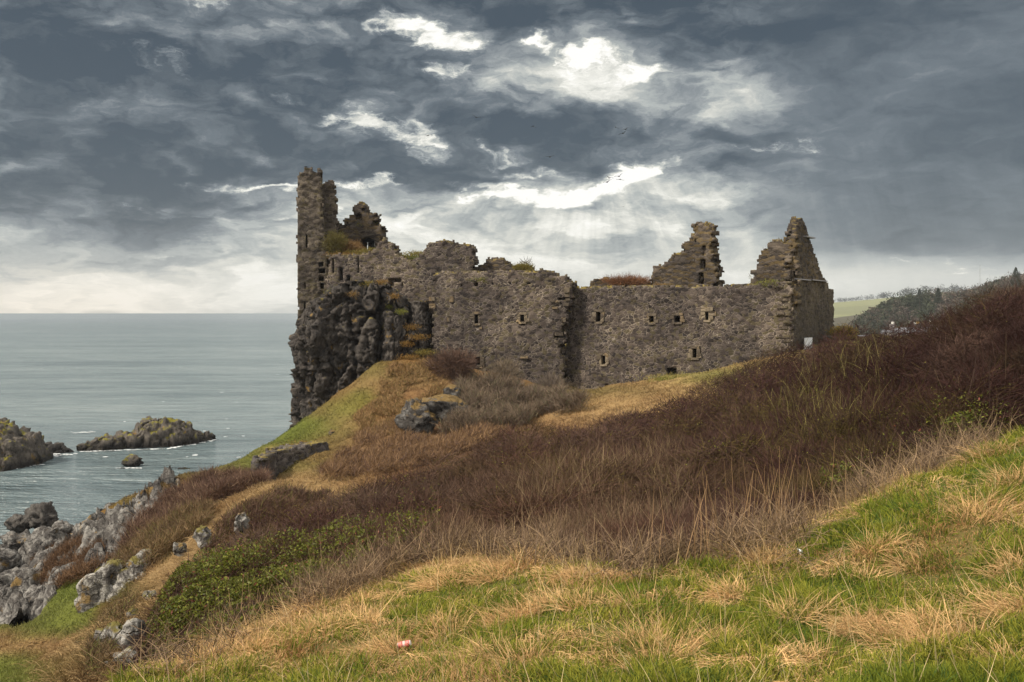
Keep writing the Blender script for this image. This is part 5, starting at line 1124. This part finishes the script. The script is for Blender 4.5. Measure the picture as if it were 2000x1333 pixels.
# turf caps on broken walls and crag ledges
cap = Pile()
def turf_cap(px, py, Y, wpx, dep, N, col, L=.35):
    p = at(px, py, Y); w = wpx / F * Y; x = p[0] + rng.normal(size=N) * w * .4; y = p[1] + rng.uniform(-.3, dep, N); z = p[2] + rng.normal(size=N) * .12
    k = rng.random((N, 1)); c = np.array(col[0]) * (1 - k) + np.array(col[1]) * k
    cap.add(ribbons(stk(x, y, z), rdir(N, .8, .5), rng.uniform(.4, 1.2, N) * L, .03, rng.uniform(.2, 1.2, N), c, 2, colvar=.3))
og = [(.19, .13, .035), (.12, .12, .03)]; gg = [(.10, .13, .025), (.17, .15, .03)]; ru = [(.22, .115, .03), (.16, .11, .035)]
for a in [(705, 494, 85.4, 50, 1.2, 900, og), (722, 490, 84.8, 24, 1, 500, og), (665, 499, 85.0, 40, .8, 500, ru), (805, 503, 83.6, 34, 1.5, 1100, gg), (815, 496, 84.3, 26, 1, 600, og), (725, 436, 90, 14, .6, 260, gg), (703, 440, 89.8, 10, .4, 160, gg),
          (655, 570, 82.2, 22, .8, 350, gg), (720, 556, 82.0, 20, .8, 350, og), (745, 552, 82.0, 16, .6, 300, ru), (770, 580, 80.9, 12, .5, 260, ru), (783, 610, 80.7, 14, .6, 300, gg), (805, 640, 80.6, 22, .5, 420, ru), (815, 660, 80.3, 26, .5, 520, ru), (830, 690, 79.8, 30, .8, 620, og), (795, 672, 80.2, 18, .6, 420, ru), (800, 700, 79.5, 30, .8, 700, ru), (760, 600, 81.2, 8, .4, 160, gg), (754, 640, 80.6, 8, .4, 160, og), (690, 575, 81.2, 14, .4, 160, ru),
          (1350, 741, 70, 90, 3.0, 2600, [(.28, .21, .08), (.16, .16, .04)]), (1310, 745, 70, 40, 2, 900, gg), (1230, 556, 85.4, 50, 1, 900, ru), (1515, 490, 73.6, 18, .6, 420, ru), (1524, 475, 73.6, 14, .5, 260, og), (1495, 540, 74, 30, .8, 420, og), (1505, 520, 74, 16, .6, 260, ru), (1500, 553, 72.4, 40, .5, 300, gg), (1290, 558, 80, 20, .5, 160, ru), (940, 546, 79.8, 24, .5, 160, gg), (800, 498, 83.2, 20, .5, 200, og), (590, 872, 62.5, 40, .8, 500, ru)]: turf_cap(*a)
cap.build('wall_top_grass', m_grass, 'orange and green turf growing on the broken wall tops and rock ledges', 'grass')
# ------------------------------------------------------------------ country beyond the castle
def hill(name, x0, x1, y0, y1, nx, ny, zf, cf, mat, label):
    X, Y = np.meshgrid(np.linspace(x0, x1, nx), np.linspace(y0, y1, ny)); Z = zf(X, Y)
    o = mesh(name, np.stack([X, Y, Z], -1).reshape(-1, 3), grid_faces(ny, nx), mat, smooth=True, attrs=cf(X, Y, Z).reshape(-1, 3))
    return tag(o, label, 'hill', kind='structure')
m_hill, g, b = material('hill_fields'); cA = g.attr(); g.put(b.inputs['Base Color'], g.mix(g.noise(g.pos(), .08, 5), g.mix(1.0, cA, (.75, .75, .75, 1), 'MULTIPLY'), g.mix(1.0, cA, (1.25, 1.25, 1.25, 1), 'MULTIPLY'))); b.inputs['Roughness'].default_value = 1
def z_far(X, Y):
    k = .050 + .020 * np.clip((X - 740) / 210, -.8, 1.2)
    return np.where(Y < 2250, -22 + (Y - 1300) * k, -22 + 950 * k - (Y - 2250) * .03) + (n2(X, Y, 300, 201, 3) - .5) * 8
def c_far(X, Y, Z):
    px, py = proj(X, Y, Z); c = np.zeros(X.shape + (3,)); c[:] = (.135, .14, .06)
    k = np.floor(X / 330 + Y / 900 + .3 * np.sin(Y / 90)) ; f = hsh(k.astype(np.int64), np.floor(Y / 260).astype(np.int64), k.astype(np.int64) * 0, 5)
    c = c * (.8 + .45 * f[..., None]); c[(f > .82)] = (.24, .17, .085)
    c[Y < 1420] = (.23, .155, .085); c[(Y > 1435) & (Y < 1462)] = (.035, .035, .022); c[Y > 2262] = (.08, .08, .05); c[(Y > 1700) & (Y < 1718)] = (.06, .06, .03)
    return c
hill('hill', 250, 2600, 1240, 3400, 150, 180, z_far, c_far, m_hill, 'distant farmland rising in green and tan fields')
def canopy_line(px): return np.interp(px, [1500, 1625, 1660, 1690, 1720, 1745, 1790, 1830, 1870, 1900, 1950, 2000, 2060, 2200, 2600], [690, 655, 636, 612, 596, 580, 574, 568, 570, 564, 546, 532, 526, 512, 480])
def z_mid(X, Y):
    return -(canopy_line(CX + F * X / 600) - HY) / F * 600 - 12 - .10 * np.clip(600 - Y, 0, 300) - .05 * np.clip(Y - 600, 0, 500)
hill('hill', 120, 640, 380, 1100, 90, 90, z_mid, lambda X, Y, Z: np.broadcast_to(np.array((.05, .045, .028)), X.shape + (3,)), m_hill, 'steep wooded hillside right of the castle')
# low coast land joining the castle hill to the wood
def z_low(X, Y): return -9 - (Y - 130) * .035 + np.clip(X - 90, -60, 300) * .03 + (n2(X, Y, 40, 210, 3) - .5) * 3
hill('land', 30, 700, 125, 1300, 110, 130, z_low, lambda X, Y, Z: np.broadcast_to(np.array((.09, .095, .03)), X.shape + (3,)), m_hill, 'low grassy land between the castle and the wooded hillside')
# woods: leaf clumps on every crown
m_wood = leafmat('wood_foliage', .1, .9)
def wood(name, trees, label, per=120, base=None):
    P = []; S = []; Cc = []
    for x, y, z, r, h, col in trees:
        n = per; v = rng.normal(size=(n, 3)); v /= np.linalg.norm(v, axis=1, keepdims=True); v *= rng.random(n)[:, None] ** .4
        v[:, 2] = np.abs(v[:, 2]) ** .9 * np.sign(v[:, 2]); lump = .7 + .6 * vnoise(v * 2 + np.array([x, y, z]), 3)[:, None]
        P.append(v * lump * np.array([r, r, h * .5]) + np.array([x, y, z + h * .55])); S.append(np.full(n, r * .13) * rng.uniform(.6, 1.4, n)); Cc.append(np.broadcast_to(col, (n, 3)))
    p = Pile(); p.add(leaves(np.concatenate(P), np.concatenate(S), np.concatenate(Cc), .35, up=.4, aspect=1.1)); return p.build(name, m_wood, label, 'wood')
tr = []
for k in range(1900):
    Y = rng.uniform(420, 640); px = rng.uniform(1632, 2180); X = (px - CX) / F * Y; z = float(z_mid(np.array(X), np.array(Y))); h = rng.uniform(8, 14)
    top = canopy_line(px) - 612; zmax = -top / F * Y
    if z + h > zmax + rng.uniform(-2, 1.5): h = zmax - z + rng.uniform(-2, 1.0)
    h = max(h, 4.0)
    if z + h > zmax + 1.5: continue
    con = rng.random() < np.interp(px, [1640, 1800, 1850, 2000], [.75, .75, .35, .1])
    col = np.array((.036, .042, .026)) * rng.uniform(.8, 1.4) if con else np.array((.085, .068, .055)) * rng.uniform(.8, 1.3)
    tr.append((X, Y, z, rng.uniform(3, 5), h, col))
wood('wood', tr, 'dark mixed wood covering the hillside right of the castle', 230)
tr = []
for k in range(260):
    X = rng.uniform(680, 1500); Y = 2255 + rng.uniform(0, 45); px = CX + F * X / Y
    if k % 5 == 0 and px > 1700: X *= 1.02
    z = float(z_far(np.array(X), np.array(Y))); h = rng.uniform(9, 17) * np.interp(px, [1630, 1700, 1780, 1850], [.7, .8, 1.3, 1.2]); col = np.array((.045, .05, .04)) * rng.uniform(.8, 1.3)
    tr.append((X, Y, z - 1, h * .6, h, col))
wood('treeline', tr, 'distant line of trees along the skyline of the far fields', 60)
tr = []
for k in range(90):
    X = rng.uniform(650, 1150); Y = rng.choice([1448, 1708]) + rng.uniform(-6, 6); tr.append((X, Y, float(z_far(np.array(X), np.array(Y))), 5, rng.uniform(4, 8), np.array((.05, .048, .032))))
wood('hedgerow', tr, 'dark hedges dividing the far fields', 40)
# single conifers breaking the wood's skyline
def conifer(px, py_top, Y, h, label):
    top = at(px, py_top, Y); base = top - np.array([0, 0, h]); o = empty('conifer_tree', base, label, 'tree'); t = MB(); t.tube([base - np.array([0, 0, 1]), base + np.array([0, 0, h * .5]), top], [.35, .25, .05], 6); t.build('trunk', m_bark, o)
    n = 1500; u = rng.random(n) ** 1.4; a = rng.uniform(0, 6.28, n); r = (1 - u) ** .8 * h * .30 * rng.random(n) ** .5 * (.7 + .6 * vnoise(np.stack([a * 1.5, u * 9, u * 0 + px], -1))) + .1; z = base[2] + h * (.20 + .80 * u)
    p = Pile(); p.add(leaves(stk(base[0] + np.cos(a) * r, base[1] + np.sin(a) * r, z), rng.uniform(.2, .45, n), np.array((.034, .040, .028)), .3)); p.build('crown', m_wood, None, None, kind=None, parent=o)
conifer(1984, 523, 470, 14, 'dark conifer poking above the wooded skyline near the picture edge')
conifer(1796, 565, 560, 12, 'pointed conifer above the wood where the far fields end')
conifer(1832, 563, 540, 10, 'slim conifer between the far fields and the bare trees')
# houses below the wood
m_hw = plain('pale_harled_wall', (.34, .32, .31), .9, .2, .08, 1); m_roof = plain('slate_roof', (.15, .155, .175), .6, .4, .1, 3); m_win = plain('dark_window_glass', (.04, .045, .05), .15, .5, .1); m_white = plain('white_paint', (.62, .6, .57), .6); m_pot = plain('buff_chimney_pot', (.48, .30, .10), .8); m_ch = plain('grey_chimney_stack', (.17, .155, .16), .9)
def house(px, py, Y, w, d, hw, hr, label, chim=2, flat=False):
    """py: eaves line; w width, d depth, hw wall height, hr roof height"""
    e = at(px, py, Y); base = e - np.array([0, 0, hw]); o = empty('house', base, label, 'house', 'houses below the wood'); ux, uy, uz = np.eye(3)
    MB().box(base + uz * hw / 2, ux, uy, uz, w, d, hw).build('wall', m_hw, o)
    r = MB(); k = .18 if flat else 0.0; x = w / 2 + .3; y = d / 2 + .3; z0 = hw + .02
    pr = [base + np.array(q) for q in [(-x, -y, z0), (x, -y, z0), (x, y, z0), (-x, y, z0), (-x * (.55 if flat else 1), 0, z0 + hr), (x * (.55 if flat else 1), 0, z0 + hr)]]
    r.add(pr, [(0, 1, 5, 4), (2, 3, 4, 5), (0, 4, 3), (1, 2, 5), (3, 2, 1, 0)]); rf = r.build('roof', m_roof, o)
    for c in range(chim):
        cx_ = (-.42 + .84 * c / max(1, chim - 1)) * w if chim > 1 else 0
        c0 = base + np.array([cx_, 0, hw + hr + .35]); ch = MB().box(c0 - uz * .3, ux, uy, uz, 1.1, .8, 2.0).build('chimney', m_ch, o)
        po = MB()
        for q in (-.3, 0, .3): po.tube([c0 + np.array([q, 0, .7]), c0 + np.array([q, 0, 1.35])], [.15, .12], 8)
        po.build('chimney_pots', m_pot if (c + int(px)) % 2 else m_white, ch)
    nw = max(2, int(w / 2.6)); rows = 2 if hw > 4.5 else 1
    for rr_ in range(rows):
        for c in range(nw):
            q = base + np.array([(-.5 + (c + .5) / nw) * w, -d / 2 - .02, hw - 1.5 - 2.7 * rr_]); f_ = MB()
            for s in (-1, 1): f_.box(q + ux * s * .55, ux, uy, uz, .16, .12, 1.7); f_.box(q + uz * s * .78, ux, uy, uz, 0.94, .12, .14)
            wo = f_.build('window', m_white, o); MB().box(q, ux, uy, uz, .93, .05, 1.41).build('pane', m_win, wo)
house(1768, 650, 300, 9.0, 8, 6.5, 1.6, 'pale two storey house with low slate roof and two chimneys behind the thicket', 2, True)
house(1740, 656, 312, 5.0, 6, 4, 1.8, 'low house wing half hidden left of the two storey house', 1)
house(1802, 648, 330, 6.0, 7, 6, 1.5, 'narrow house with pale chimney pots right of the two storey house', 2)
house(1838, 645, 345, 9, 7, 6, 1.6, 'house mostly hidden by the dark hedge, only its chimneys showing', 2)
house(1700, 662, 320, 9, 6, 3, 1.2, 'long low pale roofed shed near the castle corner', 0)
# radio mast on the skyline
b0 = at(1914, 575, 900); mast = empty('radio_mast', b0, 'thin lattice mast standing on the skyline above the wood', 'mast'); mm = MB(); hgt = 45 / F * 900 + 6; up = np.array([0, 0, 1.0]); tp = b0 + up * hgt
for a in range(4):
    c, s = math.cos(a * 1.571 + .78), math.sin(a * 1.571 + .78); mm.tube([b0 + np.array([c * 1.5, s * 1.5, -8]), tp + np.array([c * .15, s * .15, 0])], [.10, .05], 4)
for k in range(8):
    z = k / 8; r = 1.5 * (1 - z) + .15
    for a in range(4):
        q = [b0 + up * hgt * z + np.array([math.cos(t) * r, math.sin(t) * r, 0]) for t in (a * 1.571 + .78, (a + 1) * 1.571 + .78)]; mm.tube(q, [.04, .04], 4)
mm.build('lattice', plain('galvanised_steel', (.3, .31, .32), .5, .5), mast)
# ------------------------------------------------------------------ birds and litter
m_bird = plain('dark_plumage', (.018, .017, .018), .7)
def bird_mesh(flap, sweep=.25):
    """one continuous body: beak, head, trunk, fan tail, with jointed wings grown from the shoulders"""
    sec = [(.26, .004, 0), (.235, .012, 0), (.20, .03, .01), (.165, .036, .012), (.125, .038, .006), (.06, .062, 0), (-.02, .066, 0), (-.10, .045, .004), (-.16, .026, .008), (-.26, .050, .01), (-.30, .055, .012)]
    v = []; f = []; k = 8
    for i, (y, r, z) in enumerate(sec):
        flat = 1 if y > -.14 else .25
        for j in range(k):
            t = 2 * math.pi * j / k; v.append((math.cos(t) * r, y, z + math.sin(t) * r * flat * .9))
    for i in range(len(sec) - 1):
        for j in range(k): f.append((i * k + j, i * k + (j + 1) % k, (i + 1) * k + (j + 1) % k, (i + 1) * k + j))
    f.append(tuple(range(k))); f.append(tuple((len(sec) - 1) * k + j for j in range(k))[::-1])
    for s in (-1, 1):
        st = [(.05, 0, .085, .10, .02), (.17, .5 * flap, .10, .13, .014), (.30, flap * .9, .06, .13, .010), (.42, flap * .8, -.02, .10, .007), (.50, flap * .6, -.10, .03, .004)]
        b = len(v)
        for x, z, yl, ch, th in st:
            for q in ((yl, th), (yl - ch * .5, th * 1.2), (yl - ch * 1.4, 0), (yl - ch * .5, -th)): v.append((s * x, q[0], z * .42 + .015 + q[1]))
        for i in range(len(st) - 1):
            for j in range(4): f.append((b + i * 4 + j, b + i * 4 + (j + 1) % 4, b + (i + 1) * 4 + (j + 1) % 4, b + (i + 1) * 4 + j))
        f.append(tuple(b + q for q in range(4))); f.append(tuple(b + 16 + q for q in range(4))[::-1])
    return np.array(v), f
BIRDS = [(930, 230, 1.0, .35, .3, 'small dark bird high over the tower side, wings level'), (836, 265, 1.0, .1, -.1, 'leftmost flying bird, gliding below a bright cloud gap'), (1042, 247, .8, -.4, .2, 'tiny lone bird against the dark cloud band, wings down'),
         (1202, 249, .8, .9, 1.2, 'banking bird with wings on end, first of the upper three'), (1222, 253, 1.0, .25, -.35, 'topmost right bird of the upper three, wings tilted'), (1217, 261, 1.0, .2, -.4, 'lowest bird of the upper three on the right'),
         (1074, 307, 1.0, .15, -.12, 'lone gliding bird midway between the two flocks'), (1190, 348, .9, .3, .25, 'upper left bird of the lower four'), (1209, 345, 1.0, .35, -.3, 'upper right bird of the lower four, before the bright gap'),
         (1211, 351, 1.0, -.15, .1, 'lower right bird of the lower four, before the bright gap'), (1186, 356, 1.15, .2, -.35, 'lowest and largest bird of the lower four'), (1217, 404, .4, .2, 0, 'faint speck of a bird below the bright gap')]
for k, (px, py, s, fl, roll, lab) in enumerate(BIRDS):
    v, f = bird_mesh(fl); yaw = rng.uniform(.6, 1.2) * (1 if k % 3 else -1); s *= 1.45
    v = v * s; c, n = math.cos(roll), math.sin(roll); v = np.stack([v[:, 0] * c + v[:, 2] * n, v[:, 1], -v[:, 0] * n + v[:, 2] * c], -1)
    yaw = .45 * math.sin(k * 2.1); c, n = math.cos(yaw), math.sin(yaw); v = np.stack([v[:, 0] * c - v[:, 1] * n, v[:, 0] * n + v[:, 1] * c, v[:, 2]], -1)
    o = mesh('bird', v + at(px, py, 150), f, m_bird, base=True); tag(o, lab, 'bird', 'birds wheeling above the castle')
v, f = bird_mesh(.05); v = v * .9; v[:, 0] *= .35
c, n = math.cos(1.3), math.sin(1.3); v = np.stack([v[:, 0] * c - v[:, 1] * n, v[:, 0] * n + v[:, 1] * c, v[:, 2]], -1)
o = mesh('bird', v + at(598, 326, 86.2) + np.array([0, 0, -.02]), f, m_bird, base=True); tag(o, 'dark bird perched on the top of the tower', 'bird')

# drinks can lying in the grass
m_red = plain('faded_red_print', (.50, .14, .12), .5, .5, .06, 30); m_alu = plain('bare_aluminium', (.55, .52, .52), .35, .6, .1); m_pale = plain('pale_pink_print', (.62, .42, .40), .4, .5, .08)
p = at(790, 1272, lawn_Y(790, 1272)); p[2] = float(gz(p[0], p[1])) + .10
p[2] -= .03
can = empty('drinks_can', p, 'crumpled red and pale drinks can lying in the grass', 'can')
ax = np.array([.97, -.1, .22]); ax /= np.linalg.norm(ax)
prof = [(-.066, .020), (-.064, .026), (-.056, .033), (-.03, .033), (.0, .0305), (.03, .033), (.05, .033), (.06, .028), (.064, .026), (.066, .020)]
MB().tube([p + ax * s for s, r in prof[1:8]], [r for s, r in prof[1:8]], 20).build('can_body', m_red, can, smooth=False)
MB().tube([p + ax * s for s in (-.012, .0, .012)], [.0338, .032, .0338], 20).build('printed_band', m_pale, can)
for s in (-1, 1): MB().tube([p + ax * s * .061, p + ax * s * .067], [.0295, .026], 20).build('can_end', m_alu, can)
# scrap of white plastic
m_pl = plain('white_plastic_film', (.70, .72, .76), .35, .5, .05)
p = at(1564, 1104, lawn_Y(1564, 1104)); p[2] = float(gz(p[0], p[1])) + .05
q, f = rock_shape((.04, .03, .075), 77, 3, facets=9, rough=.30); q[:, 0] += q[:, 2] * -.3
o = mesh('plastic_bag', q + p, f, m_pl, base=True); tag(o, 'crumpled scrap of white plastic caught in the green grass', 'litter')
p = at(83, 1264, 33.5); p[2] = float(gz(p[0], p[1])) + .12
q, f = rock_shape((.16, .1, .12), 79, 3, facets=9, rough=.25); o = mesh('plastic_bag', q + p, f, m_pl, base=True); tag(o, 'small white scrap on brown grass in the green hollow', 'litter')

# ------------------------------------------------------------------ the sea air between here and the far hills
hz = bpy.data.materials.new('sea_air'); hz.use_nodes = True; nt = hz.node_tree
for n in list(nt.nodes):
    if n.type == 'BSDF_PRINCIPLED': nt.nodes.remove(n)
pv = nt.nodes.new('ShaderNodeVolumePrincipled'); pv.inputs['Density'].default_value = 1.0e-4; pv.inputs['Color'].default_value = (.80, .86, .95, 1); pv.inputs['Anisotropy'].default_value = .2
nt.links.new(pv.outputs[0], nt.nodes['Material Output'].inputs['Volume'])
hb = MB().box((0, 1700, 45), (1, 0, 0), (0, 1, 0), (0, 0, 1), 5600, 3500, 160).build('haze', hz); tag(hb, 'thin bluish sea haze over the coast and far hills', 'haze', kind='stuff')
